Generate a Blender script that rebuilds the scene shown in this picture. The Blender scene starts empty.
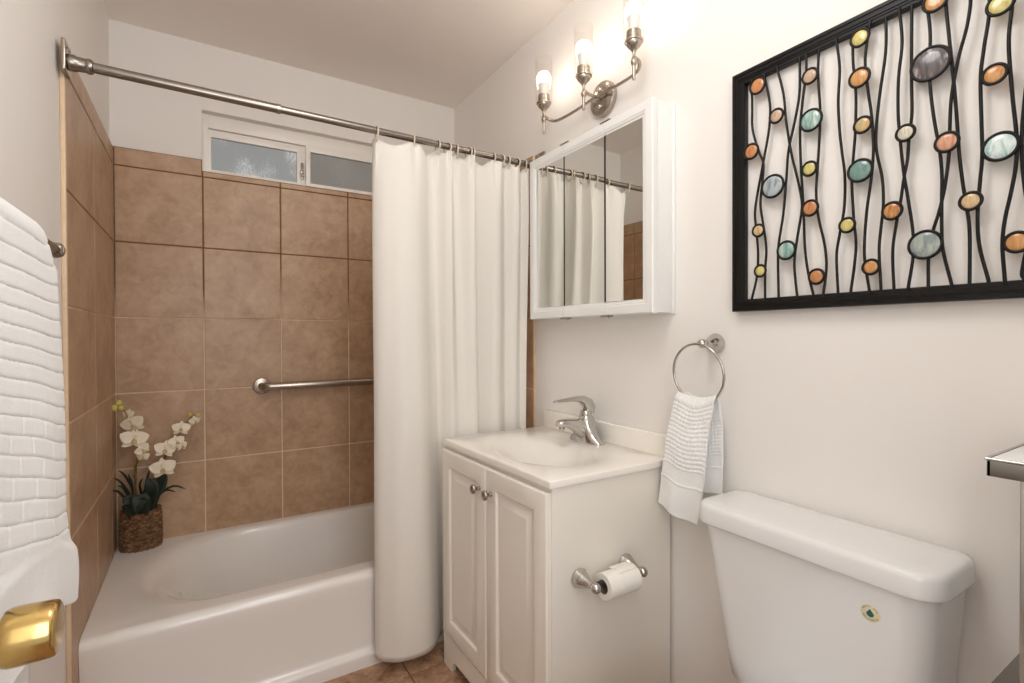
import bpy, bmesh, math, random
from mathutils import Vector, Matrix, noise

# ------------------------------------------------------------------ camera, world, light, exposure
H = 1.19                      # lens height above the floor; heights below are given from the lens level
XL, XR, YB = -.3013, 1.2201, 2.5717
XW, YW = XL - .011, YB + .009     # painted wall faces; XL and YB are the tile faces
FLOOR, CEIL = -H, 1.290
YF = -.10                     # front wall (with the doorway the photograph is taken from)
F, YAW, PIT, ROL = 499.83, .5545, -.0092, -.0035
sc = bpy.context.scene
C = sc.collection


def cam_basis():
    s, c = math.sin(YAW), math.cos(YAW)
    r0 = Vector((c, -s, 0)); f0 = Vector((s, c, 0)); u0 = Vector((0, 0, 1))
    f = f0 * math.cos(PIT) + u0 * math.sin(PIT)
    u = -f0 * math.sin(PIT) + u0 * math.cos(PIT)
    r = r0 * math.cos(ROL) + u * math.sin(ROL)
    u2 = -r0 * math.sin(ROL) + u * math.cos(ROL)
    return r, u2, f


cd = bpy.data.cameras.new('camera'); cam = bpy.data.objects.new('camera', cd); C.objects.link(cam)
r_, u_, f_ = cam_basis()
cam.matrix_world = Matrix(((r_.x, u_.x, -f_.x, 0), (r_.y, u_.y, -f_.y, 0), (r_.z, u_.z, -f_.z, H), (0, 0, 0, 1)))
cd.sensor_width = 36; cd.lens = F / 1024 * 36; cd.clip_start = .02
sc.camera = cam

wd = bpy.data.worlds.new('world'); sc.world = wd; wd.use_nodes = True
bg = wd.node_tree.nodes['Background']
bg.inputs[0].default_value = (.80, .82, .84, 1); bg.inputs[1].default_value = .8


def area(name, loc, target, sx, sy, power, col):
    l = bpy.data.lights.new(name, 'AREA'); l.shape = 'RECTANGLE'; l.size = sx; l.size_y = sy
    l.energy = power; l.color = col
    o = bpy.data.objects.new(name, l); C.objects.link(o)
    o.location = (loc[0], loc[1], loc[2] + H)
    dv = Vector((target[0] - loc[0], target[1] - loc[1], target[2] - loc[2]))
    o.rotation_euler = dv.to_track_quat('-Z', 'Y').to_euler()
    return o


area('doorway_fill', (.20, -.42, .30), (.30, 2.5, -.15), .8, 1.2, 11, (.97, .985, 1))  # added fill lamp, out of view behind the camera, brightens the room
l = bpy.data.lights.new('ceiling_fill', 'POINT'); l.energy = 13; l.color = (1, .99, .97); l.shadow_soft_size = .20  # added fill point with no fixture, out of view, lifts ceiling and walls
o = bpy.data.objects.new('ceiling_fill', l); C.objects.link(o); o.location = (.42, .62, CEIL - .19 + H)
BULB = 18                      # emission of the three vanity bulbs

vs = sc.view_settings
sc.display_settings.display_device = 'sRGB'
vs.view_transform = 'Standard'; vs.look = 'None'; vs.gamma = 1; vs.use_curve_mapping = False
vs.exposure = .06
sc.cycles.use_denoising = True
sc.cycles.max_bounces = 10; sc.cycles.diffuse_bounces = 6; sc.cycles.glossy_bounces = 6
sc.cycles.transmission_bounces = 8; sc.cycles.transparent_max_bounces = 12
sc.cycles.caustics_reflective = False; sc.cycles.caustics_refractive = False
sc.cycles.sample_clamp_indirect = 4


# ------------------------------------------------------------------ materials
def lin(c):
    return tuple(((v / 255) / 12.92 if v / 255 <= .04045 else (((v / 255) + .055) / 1.055) ** 2.4) for v in c) + (1,)


class Mat:
    def __init__(s, name):
        s.m = bpy.data.materials.new(name); s.m.use_nodes = True
        s.t = s.m.node_tree; s.p = s.t.nodes['Principled BSDF']

    def n(s, kind, **kw):
        nd = s.t.nodes.new(kind)
        for k, v in kw.items():
            setattr(nd, k, v)
        return nd

    def l(s, a, b):
        s.t.links.new(a, b)

    def coord(s, scale=1):
        tc = s.n('ShaderNodeTexCoord'); mp = s.n('ShaderNodeMapping')
        if isinstance(scale, (int, float)):
            scale = (scale,) * 3
        mp.inputs['Scale'].default_value = scale
        s.l(tc.outputs['Object'], mp.inputs[0])
        return mp.outputs[0]

    def noise(s, vec, scale, detail=4, rough=.55, dist=0):
        nz = s.n('ShaderNodeTexNoise')
        nz.inputs['Scale'].default_value = scale; nz.inputs['Detail'].default_value = detail
        nz.inputs['Roughness'].default_value = rough; nz.inputs['Distortion'].default_value = dist
        s.l(vec, nz.inputs['Vector'])
        return nz.outputs[0]

    def ramp(s, fac, stops):
        r = s.n('ShaderNodeValToRGB'); e = r.color_ramp.elements
        while len(e) < len(stops):
            e.new(.5)
        for i, (p, c) in enumerate(stops):
            e[i].position = p; e[i].color = c
        s.l(fac, r.inputs[0])
        return r.outputs[0]

    def bump(s, h, strength, dist=.002):
        b = s.n('ShaderNodeBump'); b.inputs['Strength'].default_value = strength
        b.inputs['Distance'].default_value = dist
        s.l(h, b.inputs['Height']); s.l(b.outputs[0], s.p.inputs['Normal'])


def plain(name, col, rough=.5, metal=0, coat=0, vary=.04, vscale=12, bump=0, bscale=150, spec=.5, sheen=0):
    m = Mat(name); m.p.inputs['Roughness'].default_value = rough; m.p.inputs['Metallic'].default_value = metal
    m.p.inputs['Specular IOR Level'].default_value = spec
    if coat:
        m.p.inputs['Coat Weight'].default_value = coat; m.p.inputs['Coat Roughness'].default_value = .06
    if sheen:
        m.p.inputs['Sheen Weight'].default_value = sheen
    v = m.coord(1); c = lin(col)
    nz = m.noise(v, vscale)
    lo = tuple(x * (1 - vary) for x in c[:3]) + (1,); hi = tuple(min(1, x * (1 + vary)) for x in c[:3]) + (1,)
    m.l(m.ramp(nz, [(.3, lo), (.7, hi)]), m.p.inputs['Base Color'])
    if bump:
        m.bump(m.noise(v, bscale, 3), bump)
    return m.m


M = {}
M['wall'] = plain('wall_paint', (238, 234, 230), .6, vary=.012, vscale=2, bump=.06, bscale=90, spec=.3)
M['ceil'] = plain('ceiling_paint', (246, 240, 234), .7, vary=.012, vscale=2, bump=.08, bscale=70, spec=.2)
M['trimwhite'] = plain('white_trim_paint', (238, 233, 226), .35, vary=.01)
M['vinyl'] = plain('window_vinyl', (244, 240, 234), .35, vary=.01)
M['cabinet'] = plain('thermofoil_cabinet', (238, 232, 222), .38, vary=.012, vscale=3)
M['medwhite'] = plain('white_lacquer', (238, 238, 236), .3, vary=.01)
M['enamel'] = plain('tub_enamel', (240, 236, 232), .16, vary=.01, vscale=2, coat=.4)
M['porcelain'] = plain('toilet_porcelain', (232, 231, 230), .14, vary=.008, vscale=2, coat=.4)
M['marble'] = plain('cultured_marble', (245, 240, 232), .18, vary=.015, vscale=5, coat=.3)
M['nickel'] = plain('brushed_nickel', (176, 166, 155), .27, metal=1, vary=.05, vscale=60)
M['rodnickel'] = plain('rod_nickel', (150, 143, 136), .27, metal=1, vary=.06, vscale=40)
M['chrome'] = plain('satin_chrome', (200, 198, 194), .14, metal=1, vary=.02)
M['satin'] = plain('satin_nickel', (196, 192, 187), .2, metal=1, vary=.03)
M['darkchrome'] = plain('smoked_chrome', (150, 148, 144), .16, metal=1, vary=.05, vscale=20)
M['black'] = plain('black_paint', (13, 11, 11), .42, vary=.2, vscale=30, bump=.05, bscale=80, spec=.3)
M['dark'] = plain('dark_gap', (40, 34, 30), .8)
M['brass'] = plain('polished_brass', (214, 182, 116), .17, metal=1, vary=.08, vscale=25)
M['glasstop'] = plain('white_glass', (236, 237, 238), .2, vary=.01)
M['shelfgray'] = plain('gray_shelf_glass', (112, 108, 100), .25, vary=.05)
M['paper'] = plain('tissue_paper', (240, 236, 228), .85, vary=.02, vscale=60, bump=.2, bscale=200)
M['card'] = plain('cardboard_core', (120, 104, 88), .8)
M['caulk'] = plain('bullnose_edge', (222, 196, 164), .5, vary=.08, vscale=14)
M['terry'] = plain('white_terry', (241, 241, 240), .9, vary=.02, vscale=40, bump=.5, bscale=420, sheen=.3)
M['terryhem'] = plain('white_hem', (246, 244, 241), .85, vary=.02, vscale=40, bump=.2, bscale=500, sheen=.2)
M['ringplastic'] = plain('curtain_ring_cream', (214, 202, 184), .3, vary=.05)
M['petal'] = plain('orchid_petal', (240, 228, 206), .55, vary=.06, vscale=60)
M['lip'] = plain('orchid_lip', (200, 178, 118), .5, vary=.15, vscale=80)
M['bud'] = plain('orchid_bud', (204, 194, 110), .5, vary=.15, vscale=50)
M['leaf'] = plain('orchid_leaf', (22, 38, 22), .55, vary=.3, vscale=30)
M['stem'] = plain('orchid_stem', (96, 86, 46), .5, vary=.2, vscale=60)
M['bamboo'] = plain('bamboo_stake', (168, 116, 62), .5, vary=.2, vscale=50)
M['soil'] = plain('moss', (44, 36, 26), .9, vary=.4, vscale=60)
M['stickerpaper'] = plain('sticker_cream', (226, 216, 182), .5, vary=.05)
M['stickerblue'] = plain('sticker_blue', (22, 84, 120), .4, vary=.03)
M['stickergreen'] = plain('sticker_green', (40, 96, 60), .4, vary=.03)
M['ink'] = plain('sticker_ink', (70, 70, 56), .6)
M['roller'] = plain('black_roller', (38, 36, 34), .3)


def tile_mat(name, a, b, c, sc_=1.0, rough=.38):
    m = Mat(name); v = m.coord(1)
    n1 = m.noise(v, 7 * sc_, 8, .62, .4); n2 = m.noise(v, 26 * sc_, 6, .6, .8)
    mx = m.n('ShaderNodeMix', data_type='FLOAT'); mx.inputs[0].default_value = .42
    m.l(n1, mx.inputs[2]); m.l(n2, mx.inputs[3])
    m.l(m.ramp(mx.outputs[0], [(.36, lin(a)), (.5, lin(b)), (.64, lin(c))]), m.p.inputs['Base Color'])
    m.p.inputs['Roughness'].default_value = rough
    m.bump(n2, .06, .003)
    return m.m


M['tile'] = tile_mat('travertine_tile', (164, 132, 103), (185, 152, 122), (198, 167, 137))
M['floortile'] = tile_mat('floor_tile', (128, 92, 68), (172, 134, 106), (200, 166, 138), 1.6, .42)
M['floorgrout'] = plain('floor_grout', (112, 84, 64), .9, vary=.1)
# grout: pale below, browner in the top rows, groove shading painted into the colour
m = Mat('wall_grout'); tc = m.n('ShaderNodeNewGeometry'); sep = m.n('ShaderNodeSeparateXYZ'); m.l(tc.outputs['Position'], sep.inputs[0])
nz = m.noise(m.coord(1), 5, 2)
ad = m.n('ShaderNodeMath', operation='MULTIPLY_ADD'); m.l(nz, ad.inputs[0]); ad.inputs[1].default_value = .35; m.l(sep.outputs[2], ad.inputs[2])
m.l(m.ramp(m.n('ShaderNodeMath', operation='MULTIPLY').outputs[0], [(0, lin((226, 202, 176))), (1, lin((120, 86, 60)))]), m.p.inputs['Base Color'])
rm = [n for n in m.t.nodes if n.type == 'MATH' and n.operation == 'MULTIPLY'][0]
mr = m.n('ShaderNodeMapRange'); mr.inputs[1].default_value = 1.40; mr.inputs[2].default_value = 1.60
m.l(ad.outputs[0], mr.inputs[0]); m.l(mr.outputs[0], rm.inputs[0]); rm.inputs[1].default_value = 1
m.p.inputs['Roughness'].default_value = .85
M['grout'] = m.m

# curtain cloth: some light comes through
m = Mat('curtain_cloth'); v = m.coord(1)
m.p.inputs['Base Color'].default_value = lin((250, 248, 243)); m.p.inputs['Roughness'].default_value = .8
m.p.inputs['Sheen Weight'].default_value = .1
m.bump(m.noise(m.coord((900, 900, 900)), 1, 2), .12, .001)
tr = m.n('ShaderNodeBsdfTranslucent'); tr.inputs[0].default_value = lin((240, 226, 204))
mx = m.n('ShaderNodeMixShader'); mx.inputs[0].default_value = .22
out = m.t.nodes['Material Output']
m.l(m.p.outputs[0], mx.inputs[1]); m.l(tr.outputs[0], mx.inputs[2]); m.l(mx.outputs[0], out.inputs[0])
M['curtain'] = m.m

# mirror
m = Mat('mirror_silver'); m.p.inputs['Metallic'].default_value = 1; m.p.inputs['Roughness'].default_value = .012
m.p.inputs['Base Color'].default_value = (.86, .87, .84, 1); M['mirror'] = m.m


def clear_glass(name, tint):
    m = Mat(name); out = m.t.nodes['Material Output']
    tr = m.n('ShaderNodeBsdfTransparent'); tr.inputs[0].default_value = tint
    gl = m.n('ShaderNodeBsdfGlossy'); gl.inputs['Roughness'].default_value = .02
    lw = m.n('ShaderNodeLayerWeight'); lw.inputs[0].default_value = .12
    fr = m.n('ShaderNodeMath', operation='MULTIPLY'); m.l(lw.outputs['Facing'], fr.inputs[0]); fr.inputs[1].default_value = .35
    mx = m.n('ShaderNodeMixShader')
    m.l(fr.outputs[0], mx.inputs[0]); m.l(tr.outputs[0], mx.inputs[1]); m.l(gl.outputs[0], mx.inputs[2])
    m.l(mx.outputs[0], out.inputs[0])
    return m.m


M['clear'] = clear_glass('clear_shade_glass', (.99, .985, .975, 1))


def obscure(name, tint, pattern, lo):
    """patterned privacy glass"""
    m = Mat(name); v = m.coord((1, 1, .55))
    a = m.noise(v, 60, 5, .7, 2.5); b = m.noise(m.coord(1), 5, 2)
    mm = m.n('ShaderNodeMath', operation='MULTIPLY'); m.l(a, mm.inputs[0]); m.l(b, mm.inputs[1])
    col = m.ramp(mm.outputs[0], [(lo, tint), (lo + .10, pattern)])
    m.l(col, m.p.inputs['Base Color'])
    m.p.inputs['Transmission Weight'].default_value = .85; m.p.inputs['Roughness'].default_value = .45
    m.p.inputs['IOR'].default_value = 1.3
    m.bump(a, .5, .004)
    return m.m


M['paneleft'] = obscure('patterned_glass_light', (.50, .50, .485, 1), (1, 1, .98, 1), .25)
M['paneright'] = obscure('patterned_glass_gray', (.38, .34, .295, 1), (.44, .40, .36, 1), .25)

# bulb
m = Mat('bulb_glow'); m.p.inputs['Base Color'].default_value = (1, .95, .88, 1)
m.p.inputs['Emission Color'].default_value = (1, .87, .74, 1); m.p.inputs['Emission Strength'].default_value = BULB
M['bulb'] = m.m
M['bulbbase'] = plain('bulb_collar', (240, 240, 238), .4)

# woven seagrass
m = Mat('seagrass'); v = m.coord((45, 45, 110)); nz = m.noise(v, 1, 4, .6)
m.l(m.ramp(nz, [(.3, lin((58, 38, 24))), (.52, lin((118, 84, 54))), (.72, lin((172, 132, 90)))]), m.p.inputs['Base Color'])
m.p.inputs['Roughness'].default_value = .75; M['seagrass'] = m.m


def shell(name, cols, seed):
    """streaky mother-of-pearl / stone glass"""
    m = Mat(name); tc = m.n('ShaderNodeTexCoord'); mp = m.n('ShaderNodeMapping')
    mp.inputs['Location'].default_value = (seed * 1.7, seed * .9, seed * 2.3)
    mp.inputs['Rotation'].default_value = (.7 + seed * .5, 0, 0); mp.inputs['Scale'].default_value = (20, 70, 18)
    m.l(tc.outputs['Object'], mp.inputs[0])
    nz = m.noise(mp.outputs[0], 1, 4, .6, .8)
    st = [(.32 + .36 * i / (len(cols) - 1), lin(c)) for i, c in enumerate(cols)]
    m.l(m.ramp(nz, st), m.p.inputs['Base Color'])
    m.p.inputs['Roughness'].default_value = .2; m.p.inputs['Coat Weight'].default_value = .3
    return m.m


# ------------------------------------------------------------------ mesh helpers (world coordinates, heights from lens level)
def obj(name, bm, mat, parent=None, smooth=35, kind=None, mods=()):
    me = bpy.data.meshes.new(name)
    o = (0, 0, 0)
    p = parent
    while p is not None and p.get('_o') is None:
        p = p.parent
    if p is not None:
        o = p['_o']
    bmesh.ops.remove_doubles(bm, verts=bm.verts, dist=1e-6)
    bmesh.ops.recalc_face_normals(bm, faces=bm.faces)
    for v in bm.verts:
        v.co = Vector((v.co.x - o[0], v.co.y - o[1], v.co.z + (H if p is None else 0) - o[2]))
    bm.to_mesh(me); bm.free()
    for f in me.polygons:
        f.use_smooth = bool(smooth)
    if smooth:
        me.set_sharp_from_angle(angle=math.radians(smooth))
    ob = bpy.data.objects.new(name, me); C.objects.link(ob)
    if isinstance(mat, (list, tuple)):
        for x in mat:
            me.materials.append(x)
    else:
        me.materials.append(mat)
    if parent is not None:
        ob.parent = parent
    if kind:
        ob['kind'] = kind
    return ob


def skew(bm):
    """the vanity front is not quite parallel with the wall"""
    for v in bm.verts:
        v.co.x -= .009 * (v.co.y - 1.042) / .65 * max(0, XR - v.co.x) / .468
    return bm


def thing(name, label, cat, base, group=None):
    e = bpy.data.objects.new(name, None); C.objects.link(e)
    e.location = (base[0], base[1], base[2] + H); e.empty_display_size = .05
    e['_o'] = tuple(base)
    e['label'] = label; e['category'] = cat
    if group:
        e['group'] = group
    return e


def tag(o, label, cat, group=None):
    o['label'] = label; o['category'] = cat
    if group:
        o['group'] = group
    return o


def part(o, label):
    o['label'] = label
    return o


def B():
    return bmesh.new()


def quad_loop(bm, a, b, closed=True):
    n = len(a); fs = []
    for i in range(n if closed else n - 1):
        j = (i + 1) % n
        try:
            fs.append(bm.faces.new((a[i], a[j], b[j], b[i])))
        except ValueError:
            pass
    return fs


def box(bm, x0, x1, y0, y1, z0, z1, bev=0, seg=2):
    t = bmesh.new()
    vs_ = [t.verts.new((x, y, z)) for x in (x0, x1) for y in (y0, y1) for z in (z0, z1)]
    for f in ((0, 1, 3, 2), (4, 6, 7, 5), (0, 4, 5, 1), (2, 3, 7, 6), (0, 2, 6, 4), (1, 5, 7, 3)):
        t.faces.new([vs_[i] for i in f])
    if bev:
        bmesh.ops.bevel(t, geom=list(t.edges), offset=bev, segments=seg, affect='EDGES', profile=.5)
    merge(bm, t)


def merge(bm, t):
    mp = {}
    for v in t.verts:
        mp[v] = bm.verts.new(v.co)
    for f in t.faces:
        try:
            nf = bm.faces.new([mp[v] for v in f.verts]); nf.material_index = f.material_index
        except ValueError:
            pass
    t.free()


def loft(bm, secs, cap0=True, cap1=True, closed=True):
    loops = [[bm.verts.new(p) for p in s] for s in secs]
    for a, b in zip(loops, loops[1:]):
        quad_loop(bm, a, b, closed)
    if cap0:
        bm.faces.new(loops[0])
    if cap1:
        bm.faces.new(loops[-1])
    return loops


def lathe(bm, prof, origin, axis=(0, 0, 1), n=32, cap=True):
    """prof: (radius, distance along the axis)"""
    ax = Vector(axis).normalized()
    u = ax.orthogonal().normalized(); w = ax.cross(u); O = Vector(origin)
    secs = []
    for r, h in prof:
        r = max(r, 1e-5)
        secs.append([O + ax * h + u * (r * math.cos(2 * math.pi * i / n)) + w * (r * math.sin(2 * math.pi * i / n)) for i in range(n)])
    loft(bm, secs, cap, cap)


def tube(bm, pts, rad, n=10, closed=False, cap=True):
    pts = [Vector(p) for p in pts]; m = len(pts)
    rads = rad if isinstance(rad, (list, tuple)) else [rad] * m
    secs = []; prev = None
    for i, p in enumerate(pts):
        if closed:
            t = (pts[(i + 1) % m] - pts[i - 1]).normalized()
        else:
            t = (pts[min(i + 1, m - 1)] - pts[max(i - 1, 0)]).normalized()
        if prev is None:
            u = t.orthogonal().normalized()
        else:
            u = prev - t * prev.dot(t)
            u = u.normalized() if u.length > 1e-6 else t.orthogonal().normalized()
        prev = u; w = t.cross(u)
        secs.append([p + u * (rads[i] * math.cos(2 * math.pi * k / n)) + w * (rads[i] * math.sin(2 * math.pi * k / n)) for k in range(n)])
    if closed:
        loops = [[bm.verts.new(q) for q in s] for s in secs]
        # match the last ring with the first
        a = loops[-1]; b = loops[0]
        best = min(range(n), key=lambda s: sum((a[k].co - b[(k + s) % n].co).length for k in range(n)))
        for x, y in zip(loops, loops[1:]):
            quad_loop(bm, x, y)
        quad_loop(bm, a, [b[(k + best) % n] for k in range(n)])
    else:
        loft(bm, secs, cap, cap)


def smooth_pts(pts, k=6):
    """Catmull-Rom through the points"""
    pts = [Vector(p) for p in pts]; out = []
    for i in range(len(pts) - 1):
        p0 = pts[max(i - 1, 0)]; p1 = pts[i]; p2 = pts[i + 1]; p3 = pts[min(i + 2, len(pts) - 1)]
        for j in range(k):
            t = j / k
            out.append(.5 * ((2 * p1) + (p2 - p0) * t + (2 * p0 - 5 * p1 + 4 * p2 - p3) * t * t + (3 * p1 - p0 - 3 * p2 + p3) * t ** 3))
    out.append(pts[-1])
    return out


def rrect(x0, x1, y0, y1, r, z, k=8):
    """rounded rectangle loop in plan; r may be four radii (x1y1, x0y1, x0y0, x1y0)"""
    rs = r if isinstance(r, (list, tuple)) else (r,) * 4
    out = []
    for (cx, cy, a0, q) in ((x1, y1, 0, rs[0]), (x0, y1, 90, rs[1]), (x0, y0, 180, rs[2]), (x1, y0, 270, rs[3])):
        sx = -1 if cx == x1 else 1; sy = -1 if cy == y1 else 1
        for i in range(k + 1):
            a = math.radians(a0 + 90 * i / k)
            out.append((cx + sx * q + q * math.cos(a), cy + sy * q + q * math.sin(a), z))
    return out


def grid(bm, fn, nu, nv, wrap=False):
    vsx = [[bm.verts.new(fn(i / nu, j / nv)) for j in range(nv + 1)] for i in range(nu + (0 if wrap else 1))]
    for i in range(nu):
        ii = (i + 1) % len(vsx)
        for j in range(nv):
            bm.faces.new((vsx[i][j], vsx[ii][j], vsx[ii][j + 1], vsx[i][j + 1]))
    return vsx


def solid(o, th, off=0):
    md = o.modifiers.new('thickness', 'SOLIDIFY'); md.thickness = th; md.offset = off
    return o


def sstep(a, b, x):
    t = max(0, min(1, (x - a) / (b - a))); return t * t * (3 - 2 * t)


# ------------------------------------------------------------------ the setting
def struct(name, bm, mat, smooth=0):
    o = obj(name, bm, mat, None, smooth); o['kind'] = 'structure'; return o


T = .10
b = B(); box(b, XL - T, XR + T, YF - 1.2, YB + T, FLOOR - .08, FLOOR - .003)
floor = struct('floor', b, M['floorgrout'])
b = B(); P = .31
fx = [.613 + P * i for i in range(-4, 3)]; fy = [1.68 + P * i for i in range(-6, 1)]
for i in range(-4, 3):
    for j in range(-10, 1):
        x0 = max(.613 + P * i, XL + .002); x1 = min(.613 + P * (i + 1), XR - .002); y0 = max(1.68 + P * j, YF - 1.2); y1 = min(1.68 + P * (j + 1), 1.86)
        if x1 - x0 > .01 and y1 - y0 > .01:
            box(b, x0 + .002, x1 - .002, y0 + .002, y1 - .002, FLOOR - .012, FLOOR, .0015, 1)
obj('tile', b, M['floortile'], floor, 35)
b = B(); box(b, XL - T, XR + T, YF - .1, YB + T, CEIL, CEIL + .08); struct('ceiling', b, M['ceil'])
b = B(); box(b, XW - T, XW, YF - .1, YB + T, FLOOR - .08, CEIL + .002); wall_left = struct('wall_left', b, M['wall'])
b = B(); box(b, XR, XR + T, YF - .1, YB + T, FLOOR - .08, CEIL + .002); wall_right = struct('wall_right', b, M['wall'])
# front wall with doorway
DX0, DX1, DTOP = -.21, .56, .86
b = B()
box(b, XW, DX0, YF - .1, YF, FLOOR - .02, CEIL); box(b, DX1, XR, YF - .1, YF, FLOOR - .02, CEIL); box(b, DX0, DX1, YF - .1, YF, DTOP, CEIL)
struct('wall_front', b, M['wall'])
b = B()
box(b, DX0 - .001, DX0 + .012, YF - .1, YF + .004, FLOOR, DTOP, .002); box(b, DX1 - .012, DX1 + .001, YF - .1, YF + .004, FLOOR, DTOP, .002)
box(b, DX0, DX1, YF - .1, YF + .004, DTOP - .012, DTOP + .001, .002)
box(b, DX1, DX1 + .06, YF - .002, YF + .012, FLOOR, DTOP + .06, .003); box(b, DX0 - .06, DX0, YF - .002, YF + .012, FLOOR, DTOP + .06, .003)
box(b, DX0, DX1, YF - .002, YF + .012, DTOP, DTOP + .06, .003)
struct('trim_1', b, M['trimwhite'], 35)
# back wall with window opening
WX0, WX1, WZ0, WZ1 = .005, .846, .731, 1.000
b = B()
box(b, XW - T, WX0, YW, YW + .12, FLOOR - .02, CEIL); box(b, WX1, XR + T, YW, YW + .12, FLOOR - .02, CEIL)
box(b, WX0, WX1, YW, YW + .12, FLOOR - .02, WZ0); box(b, WX0, WX1, YW, YW + .12, WZ1, CEIL)
wall_back = struct('wall_back', b, M['wall'])

# window: white sliding sash of two frosted panes, set into the opening
b = B(); fy0, fy1 = YB + .045, YB + .11
fr = .024
box(b, WX0, WX0 + fr, fy0, fy1, WZ0, WZ1, .003); box(b, WX1 - fr, WX1, fy0, fy1, WZ0, WZ1, .003)
box(b, WX0, WX1, fy0 + .001, fy1, WZ0, WZ0 + .020, .003); box(b, WX0, WX1, fy0 + .001, fy1, WZ1 - .060, WZ1, .003)
win = struct('window_1', b, M['vinyl'], 35)
xm = .432


def sash(nm, x0, x1, y0, y1, mat, zt, side):
    b = B(); w = .022
    z0, z1 = WZ0 + .012, zt
    box(b, x0, x0 + w, y0, y1, z0, z1, .003); box(b, x1 - w, x1, y0, y1, z0, z1, .003)
    box(b, x0 + .002, x1 - .002, y0 + .0005, y1, z0, z0 + .016, .003); box(b, x0 + .002, x1 - .002, y0 + .0005, y1, z1 - .034, z1, .003)
    s = obj('window_frame', b, M['vinyl'], win)
    b = B(); box(b, x0 + w - .004, x1 - w + .004, y0 + .012, y0 + .017, z0 + .012, z1 - .03)
    obj('pane', b, mat, s, 0)
    return s


sash('l', WX0 + .014, xm - .012, fy0 + .012, fy0 + .034, M['paneleft'], .938, 0)
s2 = sash('r', xm + .004, WX1 - .024, fy0 - .004, fy0 + .018, M['paneright'], .945, 1)
b = B(); box(b, xm - .016, xm + .006, fy0 + .020, fy1 - .005, WZ0 + .012, WZ1 - .05, .002); obj('meeting_rail', b, M['vinyl'], win)
b = B(); lx = xm - .010
box(b, lx - .006, lx + .006, fy0 + .004, fy0 + .016, .775, .855, .003); box(b, lx - .012, lx + .004, fy0 - .004, fy0 + .008, .800, .815, .003)
lathe(b, [(.006, 0), (.007, .006), (.004, .012), (0, .013)], (lx, fy0 + .006, .79), (0, -1, 0), 12)
part(obj('latch', b, M['nickel'], win), 'small gray latch between the two window panes')


# tiles on the alcove walls ------------------------------------------------
def tiles(parent, plane, rects, gap=.005):
    """plane(a, z, d) -> point; a along the wall, d out of the wall"""
    b = B(); g = B()
    for a0, a1, z0, z1 in rects:
        t = bmesh.new()
        pts = []
        for d, ins in ((.001, 0), (.0062, 0), (.0078, .0022)):
            pts.append([plane(a0 + gap / 2 + ins, z0 + gap / 2 + ins, d), plane(a1 - gap / 2 - ins, z0 + gap / 2 + ins, d),
                        plane(a1 - gap / 2 - ins, z1 - gap / 2 - ins, d), plane(a0 + gap / 2 + ins, z1 - gap / 2 - ins, d)])
        loft(b, pts, False, True)
        q = [plane(a0, z0, .0056), plane(a1, z0, .0056), plane(a1, z1, .0056), plane(a0, z1, .0056)]
        g.faces.new([g.verts.new(p) for p in q])
    obj('tile', b, M['tile'], parent, 20)
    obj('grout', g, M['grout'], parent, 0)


ZR = [-.87, -.5355, -.2256, .0843, .3942, .7041]
XT = [XL, .0062, .3162, .6262, .9362, XR]
rc = []
for i in range(5):
    for j in range(5):
        rc.append((XT[i], XT[i + 1], ZR[j], ZR[j + 1]))
rc += [(XT[0], WX0, .7041, .779), (WX1, .9362, .7041, .779), (.9362, XR, .7041, .779)]
for a0, a1 in ((WX0, .3162), (.3162, .6262), (.6262, WX1)):
    rc.append((a0, a1, .7041, .7305))
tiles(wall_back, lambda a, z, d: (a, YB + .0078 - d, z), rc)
YT = [1.740, 2.134, 2.444, YB]
ZS = [FLOOR] + ZR[1:] + [.779]
rc = [(YT[i], YT[i + 1], ZS[j], ZS[j + 1]) for i in range(3) for j in range(6)]
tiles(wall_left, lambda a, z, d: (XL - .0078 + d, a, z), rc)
YR = [1.785, 2.134, 2.444, YB]
rc = [(YR[i], YR[i + 1], ZS[j], ZS[j + 1]) for i in range(3) for j in range(6)]
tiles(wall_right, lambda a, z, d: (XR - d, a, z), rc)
# pale cut edges of the tile where it stops
for wall, x0, x1, y1 in ((wall_left, XW, XL + .0003, 1.741), (wall_right, XR - .0085, XR, 1.786)):
    b = B(); box(b, x0, x1, y1 - .011, y1, FLOOR, .779, .003)
    obj('tile_edge', b, M['caulk'], wall)

# ------------------------------------------------------------------ bathtub
TZ = -.850; TY = 1.812
tub = thing('bathtub', 'white alcove bathtub under the tiled walls with a plain apron', 'bathtub', (.459, 2.19, FLOOR))
b = B()
x0, x1 = XL + .001, XR - .009; y1 = YB - .001
N = 9
rad_in = (.24, .33, .27, .24)
basin = [rrect(-.235, 1.10, 1.905, 2.530, rad_in, TZ)]
L = len(basin[0])


def inset(d, z, sl=0, dx0=0):
    return rrect(-.235 + d + dx0, 1.10 - d, 1.905 + d, 2.530 - d, [max(.06, r - d * .6) for r in rad_in], z)


secs = [inset(-.016, TZ), inset(-.006, TZ - .0012, 0, .014), inset(.003, TZ - .005, 0, .034), inset(.010, TZ - .013, 0, .058), inset(.017, TZ - .03, 0, .085),
        inset(.026, TZ - .08, 0, .13), inset(.045, TZ - .16, 0, .17), inset(.06, TZ - .24, 0, .20), inset(.08, TZ - .275, 0, .22), inset(.12, TZ - .292, 0, .24), inset(.2, TZ - .297, 0, .25)]
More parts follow.
